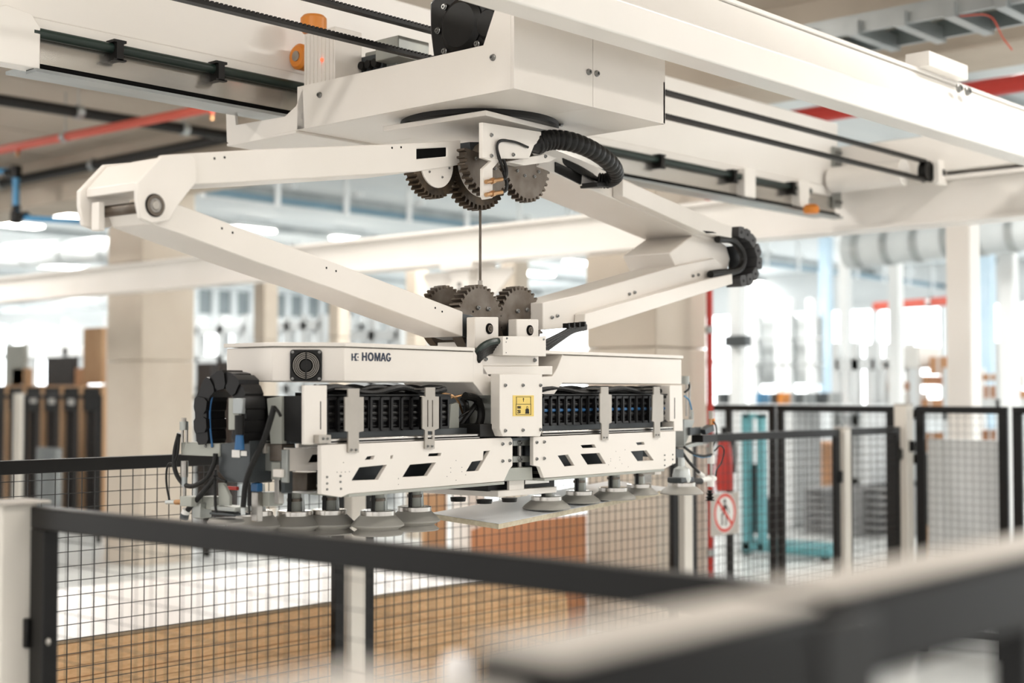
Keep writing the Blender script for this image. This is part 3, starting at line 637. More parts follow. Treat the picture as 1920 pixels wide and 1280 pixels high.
# cooling fan on the slanted face
fA = Vector((a0.x, -.06, 0)); fB = Vector((b0.x, HV, 0)); fd = (fB - fA).normalized(); fn = Vector((fd.y, -fd.x, 0))
ray_o, ray_d = T.ray(574, 685); tt = (fA - ray_o).dot(fn) / ray_d.dot(fn); fc_ = ray_o + ray_d * tt
fan = bpy.data.objects.new('cooling_fan', None); COL.objects.link(fan); fan.parent = st; fan.location = fc_; fan.rotation_euler = (0, 0, math.atan2(fd.y, fd.x)); fan['label'] = 'black fan grille'
S = .042
def rsq(s, r, n=5, y=0):
    out = []
    for q, (sx_, sz_) in enumerate(((1, 1), (-1, 1), (-1, -1), (1, -1))):
        for k in range(n + 1):
            a = math.pi / 2 * (q + k / n); out.append((sx_ * (s - r) + r * math.cos(a), y, sz_ * (s - r) + r * math.sin(a)))
    return out
circ = lambda r, y, n=36: [(r * math.cos(2 * math.pi * k / n), y, r * math.sin(2 * math.pi * k / n)) for k in range(n)]
MB().prism(rsq(S, .008, y=-.008), (0, .008, 0), [circ(S * .9, -.008)]).build('fan_frame', 'black', fan)
MB().lathe([(0, -.0005), (S * .9, -.0005), (S * .9, .0), (0, .0)], axis='y', n=36).build('fan_dust_screen', 'hole', fan)
MB().lathe([(0, -.007), (S * .36, -.007), (S * .36, -.001), (0, -.001)], axis='y', n=28).build('fan_hub', 'black', fan)
for r in (.47, .58, .69, .8):
    MB().prism(circ(S * (r + .017), -.007), (0, .004, 0), [circ(S * (r - .017), -.007)]).build('fan_ring', 'bracket', fan)
MB().box(-.002, .002, -.008, -.003, -S * .95, S * .95).build('fan_spoke', 'black', fan)
for sx_ in (-1, 1):
    for sz_ in (-1, 1): inst(BOLT_Y, 'bolt', fan, (sx_ * S * .84, -.008, sz_ * S * .84), sc=(.55, .5, .55))
# centre plate with load sticker
cp = tv(st, 'centre_plate', 'white', [(937, 701), (1017, 701), (1017, 806), (1013, 818), (943, 818), (937, 803)], -.27, -.235, bevel=.002)
tv(st, 'centre_body', 'greypaint', [(942, 706), (1012, 706), (1012, 815), (946, 815)], -.235, -.1)
bolts(cp, [(947, 722), (980, 722), (1013, 722), (947, 807), (980, 806), (1013, 805)], -.27, .75)
sk = tv(cp, 'load_sticker', 'yellow', [(962, 741), (1001, 741), (1001, 780), (962, 780)], -.2715, -.27, bevel=0, label='yellow sticker with a maximum load pictogram')
pk = MB()
def ink(x0, y0, x1, y1): pk.prism(T.vs([(x0, y0), (x1, y0), (x1, y1), (x0, y1)], -.2722), (0, .0006, 0))
for r in ((967.5, 743.5, 996, 744.3), (968, 743.5, 968.8, 757), (994.8, 743.5, 995.6, 757), (967.5, 757, 996, 757.8), (967.5, 757.8, 968.3, 777.5), (995, 757.8, 995.8, 777.5), (967.5, 776.8, 995.8, 777.6), (981.3, 746, 982.1, 753), (985.5, 767, 992, 775)): ink(*r)
pk.prism(T.vs([(980.3, 748.5), (983.2, 748.5), (981.7, 745.5)], -.2722), (0, .0006, 0)); pk.prism(T.vs([(985, 775.3), (992.6, 775.3), (991.2, 766), (986.4, 766)], -.2722), (0, .0006, 0))
c = T.v(988.8, 764, -.2722); pk.prism([(c.x + .0042 * math.cos(k * .5236), -.2722, c.z + .0042 * math.sin(k * .5236)) for k in range(12)], (0, .0006, 0), [[(c.x + .0028 * math.cos(k * .5236), -.2722, c.z + .0028 * math.sin(k * .5236)) for k in range(12)]])
pk.build('pictogram', 'ink', sk)
for s, yb_ in (('max', 765.5), ('250', 774.5)):
    p0 = T.v(970, yb_, -.2719); text(s, sk, .0145, p0, (math.pi / 2, 0, 0), 'ink', bold=.0004, sx=.72)
# front bars with slanted cut-outs
hL = [[(674, 876), (726, 871), (709, 899), (659, 901)], [(689, 855.5), (703, 854), (700, 861), (684.5, 862)], [(732.5, 854), (737.5, 853), (736, 859.5), (732, 860)],
      [(769, 871), (817, 867), (801, 892), (754.5, 894.5)], [(804.5, 850), (828, 849), (826, 854.5), (803, 855.5)], [(907, 845.5), (919, 844.5), (897, 882.5), (874, 884), (885, 865.5), (905.5, 862.5)]]
bl = tv(st, 'front_bar', 'white', [(602, 834), (958, 820), (961, 824), (961, 873), (955, 880), (945, 902), (653, 926), (640, 932), (602, 926)], -.25, -.236, hL, .0012)
hR = [[(1046, 854), (1065, 852), (1077.5, 872.5), (1059, 874.5)], [(1089, 851), (1124, 849), (1136, 869), (1102, 871)], [(1089, 834.5), (1115, 833), (1118, 839), (1093, 840)],
      [(1183, 846), (1212.5, 844), (1226, 862.5), (1196, 864.5)], [(1192.5, 829.5), (1207, 828), (1209.5, 833), (1196, 834.5)]]
br_ = tv(st, 'front_bar', 'white', [(1000, 819), (1267, 808), (1267, 868), (1245, 879), (1020, 896), (1012, 875), (1000, 872)], -.25, -.236, hR, .0012)
bolts(bl, [(942, 832), (956, 831), (942, 864), (955, 863)], -.25, .72); bolts(br_, [(1006, 829), (1020, 828), (1006, 860), (1020, 859)], -.25, .72)
bolts(bl, [(613, 894), (638, 892), (613, 906), (638, 903), (613, 917), (639, 916)], -.25, .42); bolts(br_, [(1246, 853), (1261, 852), (1246, 862), (1261, 861), (1246, 872), (1261, 870)], -.25, .42)
holes(bl, [(644, 867), (632, 885), (640, 885), (647.5, 884.5), (655, 884), (747, 897), (747, 908), (845, 877), (845, 885), (838, 893), (866, 876), (866, 884), (873, 890), (855, 863), (855, 900)], -.25, .28)
holes(br_, [(1145, 860), (1145, 864), (1162, 857), (1162, 862), (1141, 871), (1166, 869), (1155, 846), (1172, 843), (1154, 877), (1178, 875)], -.25, .28)
zl0 = T.v(653, 926, -.25).z
for ux0, ux1 in ((T.v(653, 926, -.25).x, T.v(945, 902, -.25).x), (T.v(1020, 896, -.25).x, T.v(1245, 879, -.25).x)):
    box('bar_flange', 'greypaint', st, ux0, ux1, -.252, -.1, zl0 - .008, zl0, .001)
    box('dark_backing', 'darkgrey', st, ux0 + .01, ux1 - .01, -.17, -.12, zl0 + .02, zl0 + .115)  # dark grey box giving the bar cut-outs a painted shaded interior
    box('inner_shelf', 'steel', st, ux0 + .01, ux1 - .01, -.22, -.12, zl0 + .012, zl0 + .02)
uL, uR = T.v(602, 834, -.25).x, T.v(1267, 808, -.25).x; zbt = T.v(800, 826, -.25).z
uB = T.v(560, 860, .2).x
box('rear_bar', 'white', st, uB, uR, .2, .214, zl0, zbt, .002); box('top_deck', 'darkgrey', st, uB, uR - .02, -.23, .2, zbt - .012, zbt - .004)
# rails between bars and chains
for x0, x1 in ((615, 900), (1017, 1262)):
    p0, p1 = T.v(x0, 815, -.235), T.v(x1, 815, -.235)
    box('guide_rail', 'alu', st, p0.x, p1.x, -.235, -.19, zbt, zbt + .014, .002); box('rail_slot', 'hole', st, p0.x, p1.x, -.237, -.235, zbt + .004, zbt + .008)
    box('rail_back', 'darkgrey', st, p0.x, p1.x, -.19, -.1, zbt, zbt + .03)
# black cable chain packs
za_, zb2 = T.v(700, 808, -.22).z, T.v(700, 744, -.22).z
hh = zb2 - za_
lm = MB().box(0, .006, 0, .11, 0, hh).box(.032, .038, 0, .11, 0, hh).box(0, .038, 0, .004, 0, .008).box(0, .038, 0, .004, hh - .008, hh).box(.006, .032, .012, .016, 0, hh).box(-.004, .004, -.003, 0, .004, hh - .004)
for q in range(6): lm.box(.008, .030, .006, .012, hh * (.14 + q * .13), hh * (.17 + q * .13))
lm = lm.mesh('chain_link', 'chain')
for (x0, x1, hose) in ((613, 846, 'rubber'), (1018, 1258, 'blue')):
    p0, p1 = T.v(x0, 770, -.22), T.v(x1, 770, -.22)
    ch = bpy.data.objects.new('chain_pack', None); COL.objects.link(ch); ch.parent = st; ch['label'] = 'pack of black cable chain links'
    nl = int((p1.x - p0.x) / .041)
    for k in range(nl): inst(lm, 'chain_link', ch, (p0.x + k * .041, -.22, za_))
    for q, hm in ((.35, 'rubber'), (.52, hose), (.72, 'rubber')):
        MB().cyl((p0.x, -.211, za_ + hh * q), (p0.x + nl * .041, -.211, za_ + hh * q), .0055, n=8).build('hose', hm, ch)
    box('chain_trough', 'black', ch, p0.x, p0.x + nl * .041, -.105, -.1, za_ - .004, zb2 + .012)
    box('trough_lid', 'black', ch, p0.x, p0.x + nl * .041, -.225, -.1, zb2 + .003, zb2 + .007)
    for q in range(4):
        pts = [(p0.x + (p1.x - p0.x) * t_, -.2 + .02 * q + .008 * math.sin(t_ * 9 + q), zb2 + .018 + .008 * math.sin(t_ * 13 + q * 2)) for t_ in [i / 10 for i in range(11)]]
        MB().tube(ease(pts, 3), .009, 8).build('loose_hose', 'rubber', ch)
# steel strap brackets over the chains
B = ([(653, 728), (674, 728), (674, 744), (682, 744), (682, 808), (673, 810), (673, 848), (653, 848), (653, 809), (647, 808), (647, 744), (653, 744)],
     [(798, 726), (816, 726), (816, 743), (823, 743), (823, 803), (815, 806), (815, 841), (797, 841), (797, 806), (792, 803), (792, 744), (798, 743)],
     [(1127, 725), (1141, 725), (1141, 739), (1147, 740), (1147, 792), (1142, 794), (1141, 825), (1129, 825), (1128, 794), (1125, 791), (1125, 739), (1127, 737)],
     [(1226, 725), (1237, 725), (1238, 739), (1244, 740), (1244, 789), (1238, 791), (1238, 820), (1227, 820), (1227, 791), (1223, 789), (1224, 740), (1226, 739)])
for i, b in enumerate(B):
    hs = [[(801, 750), (803, 750), (803, 800), (801, 800)], [(810, 750), (812, 750), (812, 800), (810, 800)], [(802, 808), (811, 808), (811, 815), (802, 815)], [(802, 817), (811, 817), (811, 823), (802, 823)]] if i == 1 else ()
    o = tv(st, 'strap_bracket', 'bracket', b, -.256, -.2515, hs, 0)
    bolts(o, [((b[6][0] * .72 + b[7][0] * .28), b[6][1] - 5), ((b[6][0] * .28 + b[7][0] * .72), b[6][1] - 5)], -.256, .5 if i < 2 else .42)
    bk = T.vs([(b[0][0], 728), (b[1][0], 728)], -.251)
    box('strap_return', 'bracket', o, bk[0].x, bk[1].x, -.2515, -.12, bk[0].z - .003, bk[0].z)
# white end posts
tv(st, 'end_post', 'white', [(570, 722), (613, 722), (613, 814), (596, 833), (570, 833)], -.235, -.226, bevel=.001)
tv(st, 'dark_interior', 'black', [(566, 742), (612, 742), (612, 812), (566, 828)], -.2, .02)  # black box standing in for the shade of the open end
tv(st, 'end_post', 'white', [(1256, 722), (1279, 722), (1281, 808), (1264, 808), (1264, 790), (1256, 789)], -.235, -.1, bevel=.002)
o = tv(st, 'joint_bracket', 'bracket', [(598, 815), (621, 815), (621, 830), (598, 832)], -.256, -.236); bolts(o, [(606, 822), (614, 822)], -.256, .5)
tv(st, 'post_slot', 'hole', [(601, 752), (602.4, 752), (602.4, 805), (601, 805)], -.2365, -.23); tv(st, 'post_slot', 'hole', [(1265, 745), (1266, 745), (1266, 785), (1265, 785)], -.2365, -.23)
# pipes and cables between the left pack and the centre
for k, (x0, y0, x1, y1) in enumerate(((822, 735, 870, 780), (846, 745, 905, 760), (850, 790, 900, 770), (860, 800, 905, 745), (866, 748, 868, 800))):
    MB().tube(ease([T.v(x0, y0, -.15), T.v((x0 + x1) / 2 + 8, (y0 + y1) / 2 - 12, -.17), T.v(x1, y1, -.12)]), .0035 if k < 3 else .008, 8).build('cable', 'brass' if k < 2 else 'rubber', st)
MB().tube(ease([T.v(x, y, -.18) for x, y in ((872, 742), (893, 748), (902, 770), (898, 795), (880, 806))]), .012, 10).build('cable', 'rubber', st)
tv(st, 'valve_block', 'darkgrey', [(868, 762), (930, 758), (930, 800), (868, 800)], -.10, .05); tv(st, 'drive_block', 'black', [(900, 795), (936, 794), (936, 819), (900, 819)], -.24, -.05)
tv(st, 'bracket_plate', 'greypaint', [(846, 758), (861, 752), (861, 804), (842, 804)], -.16, -.15); box('centre_core', 'darkgrey', st, -.13, .02, -.1, .1, zbt - .1, zb_)
# coupling between the two bars
zc = T.v(970, 880, -.2).z; ct = T.v(974, 860, -.2)
MB().cyl((ct.x, -.2, zc), (ct.x, -.2, zbt + .03), .0075, n=16).build('coupling_shaft', 'steel', st)
for y0, y1 in ((824, 836), (855, 867)):
    o = tv(st, 'shaft_clamp', 'zinc', [(962, y0), (994, y0 - 1), (994, y1 - 1), (962, y1)], -.215, -.17, bevel=.002); bolts(o, [(974, (y0 + y1) / 2)], -.215, 1.1)
tv(st, 'coupling_core', 'black', [(960, 818), (1000, 818), (1000, 880), (960, 880)], -.16, 0)
tv(st, 'lower_wedge', 'greypaint', [(949, 878), (998, 875), (999, 899), (943, 902)], -.225, -.1, bevel=.002)
tv(st, 'wedge_cheek', 'black', [(998, 874), (1012, 874), (1019, 893), (1001, 896)], -.2, -.1)
o = tv(st, 'base_plate', 'white', [(934, 920), (1044, 912), (1044, 923), (934, 932)], -.2, .12, bevel=.002)
tv(o, 'base_tongue', 'white', [(955, 898), (983, 898), (983, 917), (955, 919)], -.2, -.19); tv(st, 'base_core', 'black', [(915, 905), (1040, 898), (1040, 913), (915, 921)], -.17, .08)
tv(st, 'lower_rail', 'alu', [(985, 899), (1030, 896), (1030, 905), (985, 908)], -.19, -.17)
zpk = T.v(934, 932, -.2).z
for x, y in ((859, 932), (908, 936), (955, 933)):
    p = T.z(x, y, zpk); MB().lathe([(0, -.012), (.022, -.012), (.024, 0), (0, 0)], p, n=20).build('rubber_puck', 'black', st)

# ---------------- held board
A3 = T.z(935, 982, 1.255)
def along(px, py, ang):   # point seen at px,py lying on the vertical plane through A3 in direction ang
    o_, d_ = T.ray(px, py); nrm = Vector((-math.sin(ang), math.cos(ang), 0)); t_ = (A3 - o_).dot(nrm) / d_.dot(nrm); return o_ + d_ * t_
phi = math.radians(6)
C3 = along(1262, 915, phi); B3 = along(806, 962, phi + math.pi / 2)
D3 = B3 + (C3 - A3)
nb = (C3 - A3).cross(B3 - A3).normalized(); thk = .016
bd = rthing('held_board', 'pale laminated board held by the suction cups', 'board')
MB().prism([A3, C3, D3, B3], nb * .001).build('top_laminate', 'boardtop', bd, smooth=False)
MB().prism([p - nb * .001 for p in (A3, C3, D3, B3)], nb * -(thk - .001)).build('core', 'boardedge', bd, smooth=False)
# ---------------- suction cups
def cup(px, py, z=None, bellows=True, sc=1.0, onboard=False, name='suction_cup', stem=True):
    if onboard:
        o_, d_ = T.ray(px, py); p = o_ + d_ * ((A3 - o_).dot(nb) / d_.dot(nb)) + Vector((0, 0, .003))
    else: p = T.z(px, py, z)
    r = bpy.data.objects.new(name, None); COL.objects.link(r); r.parent = st; r.location = p; r['label'] = 'grey suction cup'
    if bellows: pr = [(.03, 0), (.07, .0), (.073, .004), (.058, .015), (.06, .018), (.076, .026), (.076, .03), (.05, .056), (.04, .056)]; h = .056
    else: pr = [(.03, 0), (.077, 0), (.079, .004), (.07, .014), (.05, .028), (.04, .028)]; h = .028
    pr = [(a * sc, b_ * sc) for a, b_ in pr]; h *= sc
    MB().lathe(pr, n=36).build('rubber_lip', 'gum', r)
    MB().lathe([(.0, h), (.05 * sc, h), (.05 * sc, h + .012), (.047 * sc, h + .014), (.0, h + .014)], n=36).build('metal_flange', 'alu', r)
    top = 1.392 - p.z
    if stem and top > h + .03:
        MB().cyl((0, 0, h + .014), (0, 0, top), .018 * sc, n=18).build('stem', 'greypaint', r)
        MB().cyl((0, 0, h + .04), (0, 0, h + .048), .022 * sc, n=18).build('stem_collar', 'darksteel', r)
        MB().tube([(-.03 * sc, -.01, h + .014), (-.026 * sc, -.008, top)], .006, 8).build('air_tube', 'black', r)
        MB().tube([(.03 * sc, .0, h + .014), (.024 * sc, .0, top)], .008, 8).build('air_tube', 'glass', r)
    return r
for x, y in ((552, 1003), (617, 1000), (708, 1002), (777, 993)): cup(x, y, 1.245)
cup(478, 1003, 1.25)
for x, y, s in ((1025, 955, 1.0), (1086, 943, .92), (1150, 937, 1.0), (1198, 928, .88)): cup(x, y, bellows=False, sc=s, onboard=True)
#SECTION3

# ---------------- left end unit of the traverse (seen on planes facing the left)
UE = uL - .03
def ub(name, m, x0, y0, x1, y1, u0=UE, dep=.06, bevel=.002, parent=None, label=None):
    a, b = T.u(x0, y0, u0), T.u(x1, y1, u0)
    return box(name, m, parent or st, u0, u0 + dep, min(a.y, b.y), max(a.y, b.y), min(a.z, b.z), max(a.z, b.z), bevel, label)
le = ub('valve_carrier', 'greypaint', 339, 829, 411, 856, UE - .05, .05)
for x in (386, 398): 
    p = T.u(x, 836, UE - .05); inst(BOLT_X, 'bolt', le, p, sc=(.6, .6, .6))
tu(st, 'dark_carrier', 'darkgrey', [(410, 832), (468, 826), (468, 905), (426, 904), (410, 884)], UE - .045, UE + .03)
ub('carrier_tag', 'paper', 434, 843, 449, 858, UE - .048, .003); ub('carrier_tag', 'paper', 451, 845, 462, 855, UE - .048, .003)
tu(st, 'end_frame', 'greypaint', [(500, 747), (527, 742), (527, 832), (507, 832)], UE, UE + .02); ub('frame_depth', 'darkgrey', 528, 745, 545, 832, UE + .02, .1)
ub('motor_case', 'black', 470, 745, 500, 812, UE + .02, .14); ub('actuator', 'darksteel', 505, 832, 527, 865, UE, .05)
ub('actuator_block', 'greypaint', 508, 866, 525, 900, UE, .04); ub('fitting_block', 'white', 511, 879, 527, 895, UE - .02, .03)
ub('slide_rail', 'steel', 514, 896, 522, 945, UE, .02); ub('slide_rail', 'darkgrey', 527, 860, 533, 925, UE, .03); ub('slide_plate', 'zinc', 527, 842, 538, 905, UE - .01, .01)
ub('link_plate', 'bracket', 470, 830, 497, 850, UE, .05); ub('link_plate', 'greypaint', 470, 816, 500, 828, UE + .01, .08)
ub('black_slider', 'black', 468, 852, 484, 905, UE - .01, .05); ub('blue_fitting', 'blue', 470, 905, 482, 922, UE - .02, .02); ub('nozzle_tube', 'steel', 471, 922, 482, 978, UE - .02, .02)
ub('support_block', 'greypaint', 484, 922, 504, 950, UE, .05); ub('under_gearing', 'darksteel', 540, 884, 575, 922, UE + .12, .06); ub('under_gearing', 'black', 575, 888, 600, 920, UE + .2, .05)
ub('under_plate', 'zinc', 526, 922, 575, 926, UE + .03, .12); ub('back_cover', 'white', 387, 712, 400, 826, UE + .04, .02)
# connector with blue boot
pc0, pc1, pc2 = T.u(449, 778, UE - .09), T.u(449, 815, UE - .09), T.u(449, 843, UE - .09)
MB().cyl(pc0, pc1, .0125, n=16).build('connector', 'black', st); MB().cyl(pc1, pc2, .010, .0135, n=16).build('connector_boot', 'blue', st)
ub('inner_box', 'greypaint', 428, 746, 447, 806, UE - .075, .05); ub('inner_box_side', 'galv', 436, 746, 454, 776, UE - .08, .012)
# arched cable chain
ac = bpy.data.objects.new('arched_chain', None); COL.objects.link(ac); ac.parent = st; ac['label'] = 'black cable chain arched over the end'
pth = ease([T.u(x, y, UE - .02) for x, y in ((404, 828), (402, 800), (401, 770), (406, 742), (420, 722), (441, 712), (461, 719), (473, 740), (476, 768), (474, 800), (470, 822))], 8)
Lp = [0]
for i in range(1, len(pth)): Lp.append(Lp[-1] + (pth[i] - pth[i - 1]).length)
al = MB().prism([(-.05, -.02, -.018), (-.05, -.009, -.024), (-.05, .014, -.024), (-.05, .021, -.014), (-.05, .021, .014), (-.05, .014, .026), (-.05, -.009, .026), (-.05, -.02, .018)], (.07, 0, 0)).mesh('chain_link', 'chain')
nk = 15
for k in range(nk):
    s_ = Lp[-1] * (k + .5) / nk; i = next(j for j in range(len(Lp)) if Lp[j] >= s_); d = (pth[i] - pth[i - 1]).normalized()
    o = inst(al, 'chain_link', ac, pth[i], (math.atan2(d.z, d.y), 0, 0), (1 if k % 2 else .9, 1, 1.0 if k % 2 else .92))
for k in range(3):
    MB().tube(ease([T.u(x, y, UE - .055 + k * .02) for x, y in ((398, 838), (394, 800), (394, 765), (399, 738))]), .0028, 8).build('hose', 'blue', ac)
def hose(pts, r, m='rubber', u=None, name='hose', parent=None):
    uu = UE - .06 if u is None else u
    return MB().tube(ease([T.u(x, y, uu) for x, y in pts]), r, 10).build(name, m, parent or st)
hose([(336, 812), (328, 845), (328, 880), (342, 905), (362, 911), (388, 896), (402, 868), (404, 850)], .0065)
hose([(405, 893), (385, 918), (362, 944), (352, 956)], .0075); hose([(404, 880), (403, 910), (404, 945), (406, 965)], .004); hose([(400, 893), (412, 898), (424, 903)], .004)
hose([(514, 762), (506, 790), (494, 826), (474, 868), (461, 905), (456, 950)], .008); hose([(514, 762), (522, 772), (526, 780)], .004); hose([(468, 905), (466, 935), (468, 965)], .003)
hose([(318, 940), (312, 905), (313, 878), (319, 868), (326, 876)], .003); hose([(336, 815), (333, 850), (327, 868)], .004)
for p0_, p1_, r_, m_ in (((345, 783), (345, 790), .007, 'postcap'), ((345, 790), (345, 806), .012, 'zinc'), ((342, 806), (342, 829), .004, 'steel'), ((350, 806), (350, 829), .004, 'steel'), ((346, 864), (346, 894), .010, 'steel'), ((346, 894), (346, 912), .008, 'galv'), ((346, 912), (346, 935), .005, 'steel'),
                      ((455, 952), (456, 965), .006, 'glass'), ((350, 955), (347, 963), .011, 'paper'), ((347, 963), (345, 972), .012, 'darkgrey')):
    MB().cyl(T.u(*p0_, UE - .06), T.u(*p1_, UE - .06), r_, n=14).build('pneumatic_rod', m_, st)
MB().cyl(T.u(312, 941, UE - .06), T.u(328, 941, UE - .06), .006, n=10).build('air_fitting', 'glass', st); MB().cyl(T.u(329, 941, UE - .06), T.u(341, 941, UE - .06), .007, n=10).build('air_fitting', 'brass', st)
ub('foot_block', 'greypaint', 337, 930, 358, 950, UE - .08, .04); ub('foot_block', 'zinc', 360, 942, 375, 972, UE - .06, .04); ub('foot_block', 'greypaint', 378, 930, 400, 955, UE - .04, .04)
tu(st, 'foot_bracket', 'greypaint', [(408, 905), (418, 905), (430, 930), (430, 948), (410, 948)], UE - .05, UE - .04); ub('clamp_bar', 'zinc', 395, 948, 440, 960, UE - .06, .06); ub('clamp_bar', 'darkgrey', 392, 960, 438, 968, UE - .07, .06)
p = T.u(424, 976, UE - .03); MB().lathe([(.0, -.006), (.048, -.006), (.05, -.002), (.044, .006), (.03, .008), (0, .008)], p, n=30).build('end_cup', 'gum', st)
ub('red_tag', 'red', 424, 911, 443, 919, UE + .1, .01)
tv(st, 'inner_bar', 'white', [(537, 840), (640, 837), (640, 880), (537, 883)], -.15, -.138, [[(586, 852), (625, 850), (615, 865), (578, 867)]], .001)
tv(st, 'bar_end_cap', 'zinc', [(534, 838), (555, 838), (555, 884), (534, 884)], -.138, -.02)
tv(st, 'inner_bar_back', 'hole', [(572, 849), (640, 847), (640, 870), (572, 871)], -.13, -.12)

# ---------------- right end unit
UR = T.v(1283, 800, -.15).x + .02
def rb(name, m, pts, v0=-.15, v1=-.11, bevel=.001): return tv(st, name, m, pts, v0, v1, bevel=bevel)
rb('gusset', 'zinc', [(1283, 786), (1303, 787), (1290, 822), (1283, 838)], -.12, -.08); rb('cross_bracket', 'zinc', [(1285, 836), (1314, 826), (1314, 800), (1318, 800), (1318, 834), (1286, 840)], -.13, -.1)
rb('bracket_arm', 'darkgrey', [(1294, 801), (1325, 803), (1314, 812), (1294, 816)], -.13, -.05); rb('solenoid_valve', 'black', [(1318, 816), (1345, 815), (1345, 828), (1318, 829)], -.16, -.11)
for x, y0, y1, r_, m_ in ((1333, 770, 785, .009, 'postcap'), (1332, 785, 800, .006, 'brass'), (1333, 828, 856, .0085, 'bracket'), (1333, 853, 869, .013, 'paper'), (1333, 869, 893, .005, 'steel'), (1333, 891, 912, .013, 'paper'),
                    (1285, 705, 720, .014, 'zinc'), (1293, 720, 780, .004, 'steel'), (1287, 720, 780, .004, 'steel'), (1296, 770, 786, .009, 'zinc')):
    MB().cyl(T.v(x, y0, -.135), T.v(x, y1, -.135), r_, n=14).build('pneumatic_rod', m_, st)
MB().cyl(T.v(1340, 897, -.135), T.v(1312, 899, -.135), .010, n=14).build('cross_fitting', 'paper', st); MB().cyl(T.v(1314, 902, -.15), T.v(1288, 903, -.15), .012, n=16).build('ejector', 'black', st)
MB().lathe([(.004, .04), (.012, .038), (.006, .03), (.015, .026), (.008, .018), (.018, .012), (.010, .006), (.02, 0), (.004, 0)], T.v(1331, 938, -.135), n=20).build('small_bellows', 'black', st)
def hv(pts, r, m='rubber', v=-.14): return MB().tube(ease([T.v(x, y, v) for x, y in pts]), r, 8).build('hose', m, st)
hv([(1336, 838), (1343, 820), (1343, 800), (1338, 790)], .003); hv([(1340, 845), (1350, 835), (1358, 845), (1352, 868), (1344, 880), (1342, 893)], .003)
hv([(1283, 838), (1300, 850), (1318, 855), (1334, 852)], .0055); hv([(1300, 852), (1316, 857), (1332, 855)], .003, 'airblue'); hv([(1278, 846), (1292, 866), (1310, 885)], .006); hv([(1283, 742), (1292, 750), (1297, 768)], .003, 'airblue'); hv([(1284, 735), (1292, 728), (1292, 716)], .004)
p = T.v(1338, 790, -.135); box('status_light', 'orange', st, p.x - .004, p.x + .004, p.y - .004, p.y + .004, p.z - .012, p.z + .012)
rb('cable_clamp', 'darkgrey', [(1322, 805), (1338, 796), (1340, 808), (1324, 814)], -.15, -.12)
MB().cyl(T.v(1310, 886, -.14), T.v(1318, 892, -.14), .009, n=12).build('hose_end', 'paper', st)
c5 = cup(1278, 927, bellows=False, sc=1.0, onboard=True, stem=False)
hq = c5.location
MB().lathe([(.0, .04), (.03, .04), (.035, .055), (.028, .09), (.012, .1), (.012, .13), (0, .13)], n=22).build('glass_bowl', 'glass', c5); MB().box(-.05, .04, -.03, .03, .042, .06).build('cup_clamp', 'darkgrey', c5, .003)
rb('under_tab', 'white', [(1228, 880), (1240, 879), (1240, 889), (1228, 890)], -.2, -.15); rb('under_rods', 'steel', [(1208, 884), (1222, 884), (1222, 905), (1208, 905)], -.05, -.02); rb('end_box', 'darkgrey', [(1268, 842), (1282, 842), (1282, 858), (1268, 858)], -.15, 0)
rb('small_pin', 'darkgrey', [(1088, 898), (1094, 898), (1094, 926), (1088, 926)], 0.03, .04)

# ================================================================== FENCES
def fence_panel(axis, c, a0, a1, ztop, label, zbot=.12, fw=.045, ft=.03, pitch=.05, wr=.0013, group='fence panels', wire_off=.0, mesh=True, fm='fenceblack', stile=.045):
    t = thing('mesh_fence', label, 'fence', (c, a0, 0) if axis == 'V' else (a0, c, 0), 0, group)
    Ln = a1 - a0
    def bx(nm, m, s0, s1, z0, z1, d0, d1, bev=.003):
        if axis == 'V': return box(nm, m, t, d0, d1, s0, s1, z0, z1, bev)
        return box(nm, m, t, s0, s1, d0, d1, z0, z1, bev)
    bx('top_rail', fm, 0, Ln, ztop - fw, ztop, -ft / 2, ft / 2); bx('bottom_rail', fm, stile, Ln - stile, zbot, zbot + fw, -ft / 2, ft / 2)
    bx('stile', fm, 0, stile, 0, ztop - fw, -ft / 2, ft / 2); bx('stile', fm, Ln - stile, Ln, 0, ztop - fw, -ft / 2, ft / 2)
    if mesh:
        b = MB(); o = wire_off
        n = int((Ln - 2 * stile) / pitch)
        for k in range(n + 1):
            s = stile + (Ln - 2 * stile) * (k + .5) / (n + 1)
            if axis == 'V': b.box(o - wr, o + wr, s - wr, s + wr, zbot + .01, ztop - .012)
            else: b.box(s - wr, s + wr, o - wr, o + wr, zbot + .01, ztop - .012)
        n = int((ztop - zbot - 2 * fw) / pitch)
        for k in range(n + 1):
            z = zbot + fw + (ztop - zbot - 2 * fw) * (k + .5) / (n + 1)
            if axis == 'V': b.box(o + wr, o + 3 * wr, stile * .5, Ln - stile * .5, z - wr, z + wr)
            else: b.box(stile * .5, Ln - stile * .5, o + wr, o + 3 * wr, z - wr, z + wr)
        w = b.build('wire_mesh', 'wire', t, smooth=False); w['kind'] = 'stuff'
    return t
def fence_post(u, v, ztop, label, a=.08, cap=True, clips=()):
    t = thing('fence_post', label, 'post', (u, v, 0), 0, 'white fence posts')
    box('shaft', 'post', t, -a / 2, a / 2, -a / 2, a / 2, .012, ztop - .01, .004); box('foot_plate', 'postcap', t, -a * .9, a * .9, -a * .9, a * .9, 0, .012)
    box('cap', 'postcap', t, -a / 2 - .003, a / 2 + .003, -a / 2 - .003, a / 2 + .003, ztop - .01, ztop, .003)
    for (du, dv, z) in clips:
        o = box('clip', 'fenceblack', t, du - .016, du + .016, dv - .016, dv + .016, z - .035, z + .035, .003)
        inst(BOLT_Y, 'bolt', o, (du, dv - .016, z - .02), sc=(1, 1, 1))
    return t
ZM = 1.428; VM = 4.31
fence_panel('U', VM, 1.45, 3.775, ZM, 'wide mesh panel of the rear fence at the left, in front of the chipboard stack')
fence_panel('U', VM, 3.89, 6.06, ZM, 'wide mesh panel of the rear fence below the held board')
